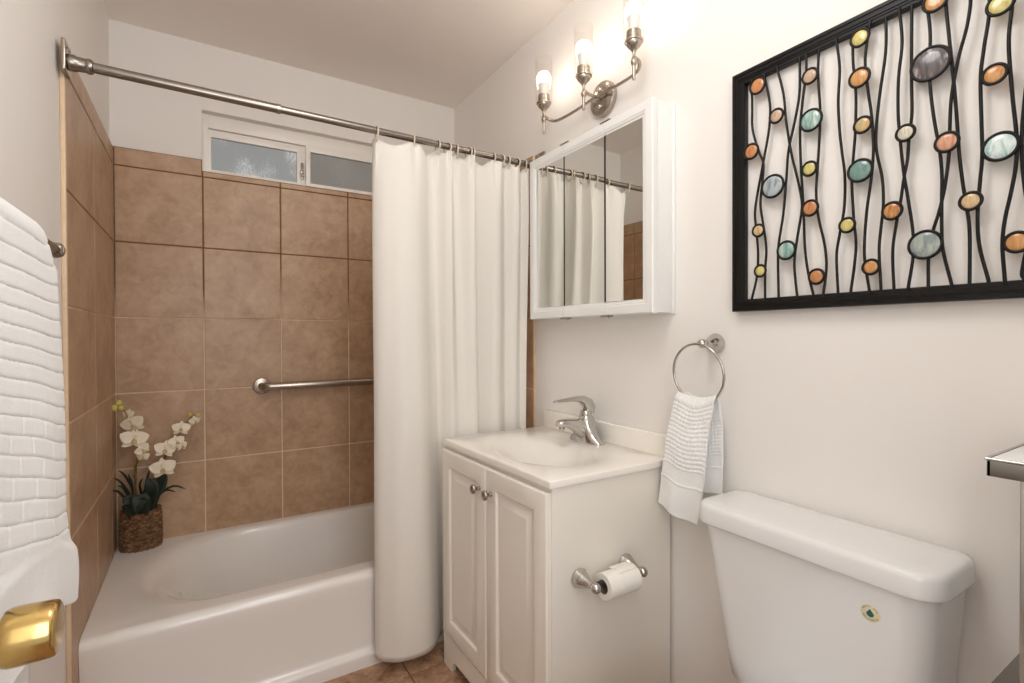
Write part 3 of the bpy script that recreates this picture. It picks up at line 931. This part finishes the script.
SC = 4.267
org = {'A': (730, 0), 'B': (874, 0), 'C': (730, 150), 'D': (874, 150)}
RODS = [
    [('A', 93, 370), ('A', 95, 460), ('A', 97, 555), ('A', 125, 650), ('C', 143, 60), ('C', 138, 140), ('C', 130, 230), ('C', 142, 320), ('C', 155, 420), ('C', 150, 520), ('C', 135, 640)],
    [('A', 145, 320), ('A', 170, 440), ('A', 168, 540), ('A', 152, 640), ('C', 137, 80), ('C', 108, 250), ('C', 112, 340), ('C', 120, 440), ('C', 115, 540), ('C', 92, 640)],
    [('A', 200, 290), ('A', 228, 400), ('A', 240, 520), ('A', 262, 655), ('C', 285, 110), ('C', 304, 200), ('C', 306, 260), ('C', 288, 370), ('C', 275, 470), ('C', 278, 540), ('C', 287, 625)],
    [('A', 264, 255), ('A', 297, 390), ('A', 280, 500), ('A', 254, 620), ('C', 246, 40), ('C', 240, 130), ('C', 228, 270), ('C', 208, 400), ('C', 205, 480), ('C', 208, 628)],
    [('A', 325, 230), ('A', 325, 310), ('A', 310, 430), ('A', 300, 540), ('A', 300, 640), ('C', 304, 90), ('C', 310, 190), ('C', 315, 290), ('C', 320, 420), ('C', 333, 520), ('C', 355, 615)],
    [('A', 380, 205), ('A', 376, 320), ('A', 385, 480), ('A', 380, 620), ('C', 372, 100), ('C', 368, 190), ('C', 378, 290), ('C', 403, 400), ('C', 412, 500), ('C', 399, 610)],
    [('A', 453, 170), ('A', 468, 290), ('A', 462, 430), ('A', 468, 560), ('A', 478, 650), ('C', 490, 110), ('C', 488, 240), ('C', 470, 350), ('C', 455, 450), ('C', 461, 605)],
    [('A', 525, 130), ('A', 525, 260), ('A', 537, 400), ('A', 535, 560), ('A', 528, 650), ('C', 520, 130), ('C', 528, 290), ('C', 538, 400), ('C', 530, 500), ('C', 516, 600)],
    [('A', 598, 100), ('A', 577, 250), ('A', 588, 380), ('A', 605, 500), ('A', 612, 630), ('C', 604, 110), ('C', 585, 250), ('C', 575, 370), ('C', 575, 470), ('C', 594, 595)],
    [('B', 36, 70), ('B', 50, 220), ('B', 25, 400), ('B', 9, 560), ('D', 12, 10), ('D', 35, 120), ('D', 40, 230), ('D', 30, 330), ('D', 22, 430), ('D', 30, 590)],
    [('B', 108, 40), ('B', 120, 180), ('B', 105, 330), ('B', 103, 480), ('B', 112, 600), ('D', 120, 40), ('D', 129, 110), ('D', 147, 220), ('D', 166, 350), ('D', 166, 460), ('D', 147, 582)],
    [('B', 162, 10), ('B', 160, 330), ('B', 162, 480), ('B', 150, 580), ('D', 143, 40), ('D', 128, 120), ('D', 115, 210), ('D', 98, 300), ('D', 80, 430), ('D', 85, 588)],
    [('B', 222, -60), ('B', 230, 40), ('B', 240, 150), ('B', 238, 340), ('B', 255, 500), ('D', 280, 0), ('D', 290, 110), ('D', 289, 210), ('D', 289, 330), ('D', 295, 430), ('D', 330, 570)],
    [('B', 300, -80), ('B', 307, 20), ('B', 325, 200), ('B', 345, 400), ('B', 358, 570), ('D', 364, 20), ('D', 380, 150), ('D', 395, 240), ('D', 408, 350), ('D', 408, 565)],
    [('B', 412, -120), ('B', 412, 10), ('B', 395, 120), ('B', 360, 250), ('B', 330, 420), ('B', 322, 590), ('D', 318, 40), ('D', 300, 170), ('D', 277, 265), ('D', 248, 360), ('D', 233, 450), ('D', 232, 578)],
    [('B', 500, -160), ('B', 492, 50), ('B', 470, 200), ('B', 455, 330), ('B', 458, 500), ('B', 462, 660), ('D', 452, 140), ('D', 442, 280), ('D', 450, 410), ('D', 488, 555)],
    [('B', 600, -200), ('B', 590, 10), ('B', 575, 180), ('B', 590, 400), ('B', 608, 580), ('D', 606, 60), ('D', 585, 180), ('D', 560, 290), ('D', 548, 400), ('D', 558, 552)],
    [('B', 690, -240), ('B', 672, 60), ('B', 662, 250), ('B', 642, 440), ('B', 632, 560), ('D', 632, 40), ('D', 645, 170), ('D', 665, 290), ('D', 655, 400), ('D', 632, 520), ('D', 640, 548)],
]
rx = 1.2005
zin0, zin1 = AZ0 + w - .004, AZ1 - w + .004


def add_rod(pts, x):
    b = B(); tube(b, smooth_pts(pts, 6), .0030, 8); obj('rod', b, M['black'], art, 70)


for k, R_ in enumerate(RODS):
    x = rx + (.0016 if k % 2 else -.0012)
    pts = []
    for s, cx, cy in R_:
        pts.append(list(bp(org[s][0] + cx / SC, org[s][1] + cy / SC, x)))
    pts = [p for p in pts if zin0 < p[2] < zin1]
    pts = [[x, pts[0][1], zin1]] + pts + [[x, pts[-1][1], zin0]]
    add_rod(pts, x)
random.seed(5)
for yy in (.215, .175, .135, .10, .065, .03, -.01):          # the part of the piece that runs on past the picture edge
    ph = random.random() * 6; x = rx + random.choice((-.0012, .0016))
    add_rod([(x, yy + .011 * math.sin(ph + i * 1.1), zin0 + (zin1 - zin0) * i / 10) for i in range(11)], x)

OR = [(164, 92, 54), (200, 140, 92), (178, 112, 68)]
PAL = {
    'orange': OR, 'amber': [(180, 120, 64), (210, 158, 100), (168, 106, 56)], 'tan': [(160, 130, 110), (206, 176, 152), (178, 150, 132)],
    'teal': [(92, 132, 126), (150, 182, 174), (206, 214, 206)], 'yellow': [(184, 170, 92), (212, 200, 130), (178, 160, 78)],
    'amberteal': [(190, 140, 84), (206, 176, 124), (140, 156, 134)], 'stripe': [(58, 52, 56), (100, 92, 94), (206, 196, 192)],
    'cream': [(184, 178, 158), (220, 214, 196), (196, 196, 182)], 'coral': [(176, 106, 78), (214, 164, 136), (188, 122, 94)],
    'ice': [(186, 208, 210), (224, 236, 234), (140, 180, 180)], 'gray': [(118, 134, 142), (180, 188, 192), (140, 154, 160)],
    'graygreen': [(98, 116, 118), (146, 158, 156), (184, 190, 178)], 'sand': [(180, 142, 98), (216, 188, 146), (176, 138, 102)],
    'deepteal': [(82, 118, 114), (124, 154, 148), (100, 136, 130)],
}
DISC = [
    (757.7, 85.8, 8.2, 'orange'), (776.6, 116, 7.2, 'tan'), (810.2, 76.2, 7.7, 'tan'), (811.1, 120.2, 11, 'teal'), (860, 38, 8.7, 'yellow'), (859.6, 77.8, 9.6, 'amber'),
    (862.9, 124.9, 8.2, 'amberteal'), (751.6, 151.4, 7.7, 'orange'), (935.6, 1, 10.5, 'amber'), (1000.6, 4, 11, 'yellow'), (930.3, 63.8, 17, 'stripe'), (994.7, 74.3, 10, 'amber'),
    (905.6, 133, 8.2, 'cream'), (947, 142.2, 10, 'coral'), (1000.6, 146.5, 14.3, 'ice'), (772.9, 186.3, 11.7, 'gray'), (809.7, 168.8, 7.3, 'yellow'), (810.4, 208.1, 8, 'orange'),
    (758.6, 230.6, 6.3, 'sand'), (786.5, 250.3, 9.4, 'teal'), (760.5, 270.9, 6.1, 'yellow'), (847.4, 225.2, 7.5, 'yellow'), (816.7, 276.6, 7.7, 'orange'), (860.3, 170.6, 11.5, 'deepteal'),
    (871.1, 267, 7.7, 'amber'), (892.3, 210.9, 8.9, 'amber'), (925.3, 244.7, 14.5, 'graygreen'), (970.8, 201.1, 9.1, 'sand'), (1017.4, 242.1, 10.5, 'amber')]
extra = [(.17, .60, .022, 'teal'), (.15, .42, .017, 'amber'), (.185, .27, .014, 'yellow'), (.08, .52, .02, 'gray'), (.06, .33, .024, 'ice'), (.02, .2, .015, 'orange'), (.0, .62, .016, 'coral')]
shells = {}
dk = []
for k, (u, v, rp, c) in enumerate(DISC):
    p = bp(u, v, AX + .003); dep = Vector(p).dot(f_)
    dk.append((p[1], p[2], rp * dep / F * .93, c))
dk += extra
for k, (dy, dz, r, c) in enumerate(dk):
    key = (c, k % 3)
    if key not in shells:
        shells[key] = shell('disc_glass_%s_%d' % (c, k % 3), PAL[c], k + 1)
    b = B(); lathe(b, [(r * .9, 0), (r * .95, .004), (r * .90, .0052), (r * .5, .0062), (0, .0065)], (AX + .0062, dy, dz), (-1, 0, 0), 36)
    dd = obj('disc', b, shells[key], art, 60)
    b = B(); tube(b, [(AX + .002, dy + (r) * math.cos(2 * math.pi * i / 36), dz + r * math.sin(2 * math.pi * i / 36)) for i in range(36)], .0030, 8, closed=True)
    obj('rim', b, M['black'], dd, 70)

# ------------------------------------------------------------------ toilet
toi = thing('toilet', 'white two piece toilet with lidded tank against the right wall', 'toilet', (1.0, .575, FLOOR))
b = B()
tx1 = XR - .012


def tsec(z, t, ins=0):
    """tank section at height z, t = 0 top, 1 bottom"""
    return rrect(1.031 + .036 * t + ins, tx1 - ins, .338 + .030 * t + ins, .802 - .048 * t - ins, (.018, .05, .05, .018), z, 8)


tz0, tz1 = -.83, -.4475
loft(b, [tsec(tz0, 1.06, .03), tsec(tz0 + .004, 1.04, .012), tsec(tz0 + .02, .95)] + [tsec(tz0 + .02 + (tz1 - tz0 - .02) * i / 6, .95 * (1 - i / 6)) for i in range(1, 7)])
tank = obj('tank', b, M['porcelain'], toi, 50)
b = B()


def lsec(z, ins):
    return rrect(1.018 + ins, XR - .006 - ins, .323 + ins, .816 - ins, [max(.008, q - ins * .9) for q in (.034, .055, .055, .034)], z, 8)


loft(b, [lsec(-.4485, .012), lsec(-.450, .004), lsec(-.448, .001), lsec(-.444, 0), lsec(-.416, .002), lsec(-.4095, .0042), lsec(-.4055, .0085), lsec(-.4038, .015), lsec(-.4028, .05), lsec(-.4025, .08)])
obj('tank_lid', b, M['porcelain'], toi, 60)
# bowl and seat, below the picture
b = B()


def bsec(z, x0, w_, xr=1.16):
    out = []
    n = 40
    for i in range(n):
        a = 2 * math.pi * i / n; c, s = math.cos(a), math.sin(a)
        cx = (x0 + xr) / 2; hx = (xr - x0) / 2
        out.append((cx + hx * math.copysign(abs(c) ** .8, c), .575 + w_ * math.copysign(abs(s) ** .9, s), z))
    return out


loft(b, [bsec(FLOOR, .63, .105), bsec(FLOOR + .03, .64, .10), bsec(FLOOR + .14, .66, .09), bsec(FLOOR + .24, .56, .13), bsec(FLOOR + .33, .50, .172), bsec(FLOOR + .37, .49, .178), bsec(FLOOR + .378, .5, .17), bsec(FLOOR + .376, .53, .13, 1.0), bsec(FLOOR + .33, .56, .11, .96), bsec(FLOOR + .22, .64, .07, .88)])
obj('bowl', b, M['porcelain'], toi, 60)
b = B(); box(b, 1.05, 1.19, .44, .71, FLOOR + .32, -.829, .01); obj('tank_base', b, M['porcelain'], toi, 40)
b = B(); loft(b, [bsec(FLOOR + .379, .485, .182, 1.0), bsec(FLOOR + .395, .485, .182, 1.0), bsec(FLOOR + .410, .486, .18, 1.0), bsec(FLOOR + .418, .50, .165, .985)]); obj('seat_lid', b, M['porcelain'], toi, 50)
# sticker
sy, sz = .430, -.5085
tt = .95 * (1 - (sz - (tz0 + .02)) / (tz1 - tz0 - .02)); sx = 1.031 + .036 * tt
nrm = Vector((-1, 0, -.036 / (tz1 - tz0) * .95)).normalized()
sp = Vector((sx, sy, sz))
b = B(); lathe(b, [(.0160, 0), (.0160, .0006), (.0156, .0008), (0, .0008)], sp + nrm * .0001, nrm, 40)
stk = part(obj('sticker', b, M['stickerpaper'], tank, 40), 'round cream sticker with a blue drop on the tank front')
up = Vector((0, 0, 1)) - nrm * nrm.z; up.normalize(); side = Vector((0, -1, 0))


def sticker_shape(nm, outline, mat, h=.0003):
    b = B()
    lo = [sp + nrm * .0009 + side * a + up * c for a, c in outline]; hi = [p + nrm * h for p in lo]
    loft(b, [lo, hi]); return obj(nm, b, mat, tank, 30)


dl = []
for i in range(24):
    a = 2 * math.pi * i / 24
    r = .0062
    yy = -r * math.cos(a) * 1.0; xx = r * math.sin(a) * (1 - .0)
    if yy > 0:
        xx *= (1 - (yy / r) ** 1.2); yy *= 1.55
    dl.append((xx, yy - .0008))
left = [p for p in dl if p[0] <= 1e-6]; right = [p for p in dl if p[0] >= -1e-6]
left.sort(key=lambda p: p[1]); right.sort(key=lambda p: p[1])
sticker_shape('blue_drop', left, M['stickerblue']); sticker_shape('green_drop', right, M['stickergreen'])
# lettering round the rim, as letters on an arc
for txt, a0, step, flip in (('MEETS EPA', 150, -15, 1), ('CRITERIA', 212, 16.5, -1)):
    for i, ch in enumerate(txt):
        if ch == ' ':
            continue
        fc = bpy.data.curves.new('letter', 'FONT'); fc.body = ch; fc.size = .0044; fc.align_x = 'CENTER'; fc.align_y = 'CENTER'; fc.extrude = .0001
        to = bpy.data.objects.new('letter', fc); C.objects.link(to)
        bpy.context.view_layer.update()
        me = bpy.data.meshes.new_from_object(to.evaluated_get(bpy.context.evaluated_depsgraph_get()))
        bpy.data.objects.remove(to)
        a = math.radians(a0 + step * i); rr = .0125
        rot = a - math.pi / 2 if flip > 0 else a + math.pi / 2
        cc = sp + nrm * .0010 + side * (rr * math.cos(a)) + up * (rr * math.sin(a))
        b = B(); b.from_mesh(me)
        for v in b.verts:
            q = Vector((v.co.x * math.cos(rot) - v.co.y * math.sin(rot), v.co.x * math.sin(rot) + v.co.y * math.cos(rot)))
            v.co = cc + side * q.x + up * q.y + nrm * v.co.z
        obj('letter', b, M['ink'], tank, 0)

# ------------------------------------------------------------------ towel ring with hand towel
QY, QZ = .899, -.103; QX = 1.158; QR = .0815
tr_ = thing('towel_ring', 'brushed nickel towel ring on the wall above the toilet tank', 'towel ring', (XR, .885, -.02))
b = B(); py_, pz_ = .886, -.020
lathe(b, [(.027, 0), (.0275, .004), (.025, .009), (.024, .014), (.018, .024), (.011, .036), (.0085, .046), (.0105, .050), (.0125, .056), (.0125, .062), (.010, .068), (.005, .071), (0, .072)], (XR - .0008, py_, pz_), (-1, 0, 0), 32); obj('wall_post', b, M['satin'], tr_, 60)
b = B(); tube(b, [(QX - .008 + .007 * (1 - math.sin(a)), QY + QR * math.cos(a), QZ + QR * math.sin(a)) for a in [2 * math.pi * i / 64 for i in range(64)]], .0038, 12, closed=True)
obj('ring', b, M['chrome'], tr_, 70)

ht = thing('hand_towel', 'white waffle weave hand towel hanging from the towel ring', 'towel', (QX, QY, -.17))


def hand(front):
    def fn(u, v):
        # u across (0 = far/left side in the picture, 1 = near side), v down
        if front:
            zt, zb = -.168, -.496 - .022 * u
            yl = .966 + .062 * v ** .8; yr = .842 + .012 * sstep(.0, .3, v) + .032 * v * v
            x = 1.150 - .010 * sstep(0, .5, v)
        else:
            zt, zb = -.168, -.43
            yl = .940 + .03 * v; yr = .846 - .006 * sstep(0, .25, v)
            x = 1.176 + .006 * sstep(0, .4, v)
        y = yl + (yr - yl) * u
        z = zt + (zb - zt) * v
        z += -.010 * math.sin(math.pi * u) * (1 - v) ** 4 * 1.4 + .004 * math.sin(7 * u + 1)
        x += .008 * math.sin(u * 8 + .8 + v * .8) * sstep(0, .3, v) * (.3 + .4 * v) + .004 * noise.noise(Vector((u * 3, v * 4, 7)))
        # band and waffle relief
        band = (.60 < v < .72) or v > .965
        if v < .60:
            wv = math.sin(u * 13 * math.pi + v * 27 * math.pi) * math.sin(u * 13 * math.pi - v * 27 * math.pi)
            x -= (.0022 * wv + .001) * (1 if front else .7)
        if .72 < v < .735:
            x -= .002
        if v < .045:
            t = v / .045
            x = 1.162 + (x - 1.162) * math.sin(t * math.pi / 2); z = -.158 - .012 * math.sin(math.pi * u) + (z + .158 + .012 * math.sin(math.pi * u)) * t
        return Vector((x, y, z))
    return fn


b = B(); grid(b, hand(True), 136, 180); o = obj('front_fold', b, M['terry'], ht, 80); solid(o, .004)
b = B(); grid(b, hand(False), 100, 120); o = obj('back_fold', b, M['terry'], ht, 80); solid(o, .004)

# ------------------------------------------------------------------ bath towel on its bar
BZ = .160; BX = -.225
bar = thing('towel_bar', 'dark metal towel bar on the left wall under the bath towel', 'towel bar', (XL, .97, BZ))
b = B(); lathe(b, [(.0095, 0), (.0095, .46)], (BX, .742, BZ), (0, 1, 0), 20); obj('bar', b, M['rodnickel'], bar)
for yy in (.742, 1.202):
    b = B(); lathe(b, [(.024, 0), (.024, .004), (.016, .010), (.011, .02), (.0105, .076), (.0125, .080), (.0125, .095), (.010, .098), (0, .099)], (XW + .0008, yy, BZ), (1, 0, 0), 24); obj('post', b, M['rodnickel'], bar, 50)
b = B(); lathe(b, [(.0095, 0), (.0135, .002), (.0145, .008), (.0135, .014), (.008, .018), (0, .019)], (BX, 1.196, BZ), (0, 1, 0), 24); obj('end_cap', b, M['nickel'], bar, 50)

bt = thing('bath_towel', 'white ribbed bath towel draped over the bar on the left wall', 'towel', (BX, .95, BZ))
TW = .745


def bath(front):
    def fn(u, v):
        ye = 1.118 + (.030 * sstep(.1, .9, v) if front else -.02)
        y = TW + (ye - TW) * u
        zt = BZ + .020
        if front:
            zb = -.424 - .032 * sstep(.7, 1, u)
            x = BX + .016 + .007 * sstep(.0, .6, v) + .012 * sstep(.74, .95, v) * sstep(.72, 1, u)
        else:
            zb = -.60; x = BX - .014 - .004 * sstep(0, .5, v)
        sh = .050 * sstep(.74, 1.0, u) ** 2 * (1 - sstep(0, .3, v)) if front else 0     # rounded shoulder at the free edge
        z = zt + (zb - zt) * v - sh
        s = zt - z
        x += .004 * math.sin(u * 8 + 1.3 + v * 2) * sstep(.1, .8, v)
        # plain border with folds below a slanting line
        q = (v - (.745 + .09 * u)) / .2
        if q > 0:
            x += (.0025 * math.sin(u * 8 + q * 3.0) + .0035) * sstep(0, .16, q) * (1 if front else .4)
        elif front:
            zz = s + .24 * sstep(.08, .6, v) * (1.14 - y) + .004 * math.sin(y * 11) + .0015 * math.sin(y * 27 + 1)
            row = .030; ph = (zz / row) % 1; rown = int(zz / row)
            d = -.0026 * math.exp(-(min(ph, 1 - ph) / .08) ** 2)
            if s > .22:
                cph = (y / .085 + .5 * (rown % 2) + .1 * math.sin(rown * 2.1)) % 1
                d += -.0018 * math.exp(-(min(cph, 1 - cph) / .03) ** 2) * sstep(.22, .3, s)
            x += d
        if v < .05:
            t = v / .05; a = math.pi / 2 * t
            x = BX + (x - BX) * math.sin(a); z = (zt - sh) - (.028 * (1 - math.cos(a)))
        return Vector((x, y, z))
    return fn


b = B(); grid(b, bath(True), 150, 300); o = obj('front_fold', b, M['terry'], bt, 80); solid(o, .006)
b = B(); grid(b, bath(False), 40, 60); o = obj('back_fold', b, M['terry'], bt, 80); solid(o, .006)

# ------------------------------------------------------------------ open door with brass knob
DFX = -.206
b = B(); box(b, DFX - .035, DFX, YF + .02, .713, FLOOR + .01, .84, .002)
door = struct('door_1', b, M['trimwhite'], 30)
KY, KZ = .655, -.285
b = B()
lathe(b, [(.033, 0), (.033, .003), (.028, .007), (.014, .010), (.0115, .014), (.0115, .036), (.014, .040), (.021, .0425), (.0255, .045), (.0270, .049), (.0272, .055), (.0268, .068), (.0262, .0785), (.0252, .0818), (.0230, .0832), (.016, .0840), (0, .0845)], (DFX, KY, KZ), (1, 0, 0), 48)
part(obj('door_knob', b, M['brass'], door, 60), 'polished brass door knob')

# ------------------------------------------------------------------ chrome stand in the right corner
SX0, SX1, SY0, SY1 = 1.000, 1.206, -.075, .262
SZ = -.183
st = thing('chrome_stand', 'chrome framed stand with a white top at the right edge', 'stand', (1.1, .1, FLOOR))
b = B(); box(b, SX0 + .004, SX1 - .004, SY0 + .004, SY1 - .004, SZ - .020, SZ, .002); part(obj('top_panel', b, M['glasstop'], st), 'white top panel')
b = B()
box(b, SX0, SX0 + .005, SY0, SY1, SZ - .028, SZ - .0045, .001); box(b, SX1 - .005, SX1, SY0, SY1, SZ - .028, SZ - .0045, .001)
box(b, SX0, SX1, SY0, SY0 + .005, SZ - .028, SZ - .0045, .001); box(b, SX0, SX1, SY1 - .005, SY1, SZ - .028, SZ - .0045, .001)
part(obj('apron', b, M['darkchrome'], st), 'dark reflective chrome edge band')
b = B()
rim = [(SX0 - .0008, SY1 + .0008), (SX1, SY1 + .0008), (SX1, SY0), (SX0 - .0008, SY0)]
for (ax, ay), (bx_, by) in zip(rim, rim[1:] + rim[:1]):
    tube(b, [(ax, ay, SZ - .002), (bx_, by, SZ - .002)], .0022, 8)
obj('edge_rail', b, M['chrome'], st, 60)
for lx_, ly_ in ((SX0 + .013, .214), (SX0 + .013, SY0 + .02), (SX1 - .02, .214), (SX1 - .02, SY0 + .02)):
    b = B(); box(b, lx_ - .012, lx_ + .012, ly_ - .012, ly_ + .012, FLOOR, SZ - .021, .002); obj('leg', b, M['chrome'], st)
b = B(); box(b, SX0 + .002, SX1 - .004, SY0 + .004, SY1, -.556, -.532, .002); part(obj('shelf', b, M['shelfgray'], st), 'gray lower shelf')

# ------------------------------------------------------------------ orchid in a woven basket
OX, OY, OZ = -.217, 2.514, TZ
orc = thing('potted_orchid', 'white orchid in an oval woven basket on the tub corner', 'potted plant', (OX, OY, OZ))
b = B()
BH = .150


def basket(u, v):
    a = 2 * math.pi * u; rows = 13
    row = int(v * rows * .9999)
    vv = (v * rows) % 1 if v < 1 else 1
    bulge = .0035 * math.sin(math.pi * min(vv, 1))
    wv = .0034 * math.sin(a * 20 + math.pi * (row % 2))
    k = .94 + .07 * math.sin(math.pi * (v * .75 + .2))
    rx_, ry_ = 0.066 * k + bulge + wv, .049 * k + bulge + wv
    return Vector((OX + rx_ * math.cos(a), OY + ry_ * math.sin(a), OZ + BH * v + .012 * math.cos(a) ** 2 * v + .002 * noise.noise(Vector((a * 3, v * 20, 1)))))


vsx = grid(b, basket, 176, 78, wrap=True)
b.faces.new([r[0] for r in vsx])
obj('basket', b, M['seagrass'], orc, 70)
b = B(); loft(b, [[(OX + .058 * math.cos(a), OY + .039 * math.sin(a), OZ + h) for a in [2 * math.pi * i / 40 for i in range(40)]] for h in (.02, .128)]); obj('moss', b, M['soil'], orc, 0)


def at(u, v, y):
    d = f_ + r_ * ((u - 512) / F) - u_ * ((v - 341.5) / F)
    return d * (y / d.y)


# stems
STL = smooth_pts([(OX - .01, OY, OZ + .12), at(136, 492, 2.485), at(135, 470, 2.48), at(140, 456, 2.475), at(142, 444, 2.472), at(133, 427, 2.475), at(125, 412, 2.482), at(119, 403, 2.488)], 5)
STR = smooth_pts([(OX + .02, OY, OZ + .12), at(150, 488, 2.485), at(158, 472, 2.478), at(166, 455, 2.472), at(175, 441, 2.472), at(182, 430, 2.476), at(190, 418, 2.48), at(197, 415, 2.482)], 5)
for s in (STL, STR):
    b = B(); tube(b, s, [.0030 - .0016 * i / (len(s) - 1) for i in range(len(s))], 8); obj('stem', b, M['stem'], orc, 70)
b = B(); p0 = at(134, 505, 2.492); p1 = at(135.5, 458, 2.49)
tube(b, [p0 - Vector((0, 0, .05)), p0, p0.lerp(p1, .5), p1], [.0036, .0036, .0034, .0032], 8); lathe(b, [(.0036, -.006), (.0058, -.004), (.0058, .004), (.0036, .006)], p0.lerp(p1, .62), (0, 0, 1), 10)
part(obj('stake', b, M['bamboo'], orc, 60), 'thin bamboo stake')
b = B(); p0 = at(137, 440, 2.50); p1 = at(137, 416, 2.50)
tube(b, [at(136, 500, 2.50), p0, p1], .0014, 6); obj('wire', b, M['stem'], orc, 60)


def petal(bm, c, dirv, nrm_, ln, wd, cup):
    dirv = dirv.normalized(); sd = nrm_.cross(dirv).normalized()
    nu, nv = 7, 6
    g = []
    for i in range(nu + 1):
        t = i / nu
        w_ = wd * math.sin(math.pi * min(1, .12 + .88 * t) ** .8) ** .75 if t < 1 else 0.0
        row = []
        for j in range(nv + 1):
            s = (j / nv - .5) * 2
            row.append(bm.verts.new(c + dirv * (ln * t) + sd * (w_ * .5 * s) + nrm_ * (cup * (t * t * .6 - .25 * s * s) * ln)))
        g.append(row)
    for i in range(nu):
        for j in range(nv):
            bm.faces.new((g[i][j], g[i + 1][j], g[i + 1][j + 1], g[i][j + 1]))


random.seed(11)


def flower(u, v, y, size, yaw, tilt, spin):
    c = at(u, v, y)
    to = -c.normalized()
    rot = Matrix.Rotation(math.radians(yaw), 3, 'Z')
    n_ = (rot @ to); n_.z += tilt; n_.normalize()
    upv = (Vector((0, 0, 1)) - n_ * n_.z).normalized(); upv = Matrix.Rotation(math.radians(spin), 3, n_) @ upv
    b = B()
    for ang, ln, wd in ((0, 1, .62), (128, .92, .58), (-128, .92, .58)):
        dv = Matrix.Rotation(math.radians(ang), 3, n_) @ upv
        petal(b, c - n_ * .002, dv, n_, size * .5 * ln, size * .5 * wd, -.15)
    for ang in (66, -66):
        dv = Matrix.Rotation(math.radians(ang), 3, n_) @ upv
        petal(b, c, dv, n_, size * .54, size * .56, -.12)
    o = obj('flower', b, M['petal'], orc, 80); solid(o, .0012)
    b = B()
    for ang in (180, 205, 155):
        dv = Matrix.Rotation(math.radians(ang), 3, n_) @ upv
        petal(b, c + n_ * .004, (dv + n_ * .7), n_, size * .20, size * .13, .3)
    lathe(b, [(0, 0), (size * .035, size * .03), (size * .03, size * .08), (0, size * .11)], c, n_, 10)
    o2 = obj('lip', b, M['lip'], o, 80); solid(o2, .001)


for fl in [(133, 425, 2.470, .088, -25, -.2, 20), (128, 415, 2.482, .050, -40, .1, 0), (134, 440, 2.462, .098, 10, .0, -10), (143, 450, 2.455, .060, 30, -.2, 30), (143, 457, 2.468, .045, -10, -.3, 0),
           (163, 469, 2.455, .094, -8, -.1, 8), (165, 450, 2.462, .080, 8, .05, -12), (177, 442, 2.465, .062, 15, .1, 10), (182, 446, 2.472, .05, 40, -.1, 0), (181, 429, 2.468, .068, 0, .0, -6), (195, 421, 2.476, .048, 25, -.3, 15)]:
    flower(*fl)
for u, v, y, r in ((119, 403, 2.485, .0125), (114, 408, 2.483, .0145), (121, 408, 2.478, .011), (189.5, 415, 2.478, .0098), (198, 415.5, 2.48, .0102)):
    b = B(); c = at(u, v, y); lathe(b, [(0, -r * 1.1), (r * .7, -r * .7), (r, 0), (r * .75, r * .7), (0, r * 1.15)], c, (.4, -.3, .8), 14); obj('bud', b, M['bud'], orc, 80)


def leaf(pts, wd, name='leaf'):
    P_ = smooth_pts(pts, 5); b = B(); n = len(P_) - 1; rows = []
    for i, p in enumerate(P_):
        t = i / n
        tg = (P_[min(i + 1, n)] - P_[max(i - 1, 0)]).normalized()
        sd = tg.cross(Vector((0, -1, .3))).normalized()
        w_ = wd * (math.sin(math.pi * (.10 + .9 * t)) ** .7 if t < 1 else 0.02) * .5
        up_ = sd.cross(tg)
        rows.append([b.verts.new(p + sd * (w_ * s) + up_ * (abs(s) * w_ * .35)) for s in (-1, -.5, 0, .5, 1)])
    for a, c in zip(rows, rows[1:]):
        for j in range(4):
            b.faces.new((a[j], c[j], c[j + 1], a[j + 1]))
    o = obj(name, b, M['leaf'], orc, 80); solid(o, .0016)


bz = Vector((OX, OY, OZ + .115))
leaf([bz + Vector((-.005, -.01, 0)), at(133, 508, 2.46), at(130, 500, 2.44), at(124, 505, 2.43)], .060)
leaf([bz + Vector((.0, -.02, 0)), at(141, 505, 2.45), at(139, 500, 2.43), at(136, 512, 2.42)], .066)
leaf([bz + Vector((.02, 0, 0)), at(152, 495, 2.485), at(160, 484, 2.48), at(166, 474, 2.475)], .060)
leaf([bz + Vector((.015, -.01, 0)), at(150, 496, 2.46), at(152, 486, 2.45), at(146, 478, 2.45)], .052)
for tip, mid in (((114, 478), (124, 486)), ((111, 492), (120, 493)), ((117, 486), (125, 490)), ((186, 489), (168, 488)), ((118, 470), (128, 480)), ((143, 478), (140, 488)), ((150, 470), (146, 484)), ((176, 492), (162, 492)), ((128, 474), (132, 486)), ((155, 482), (150, 490))):
    y0 = 2.49 - .02 * random.random()
    leaf([bz + Vector((random.uniform(-.03, .03), random.uniform(-.02, .01), 0)), at(mid[0], mid[1], y0), at(tip[0], tip[1], y0 - .015)], .0085, 'grass_blade')
for o in list(bpy.data.objects):
    if '_o' in o:
        del o['_o']
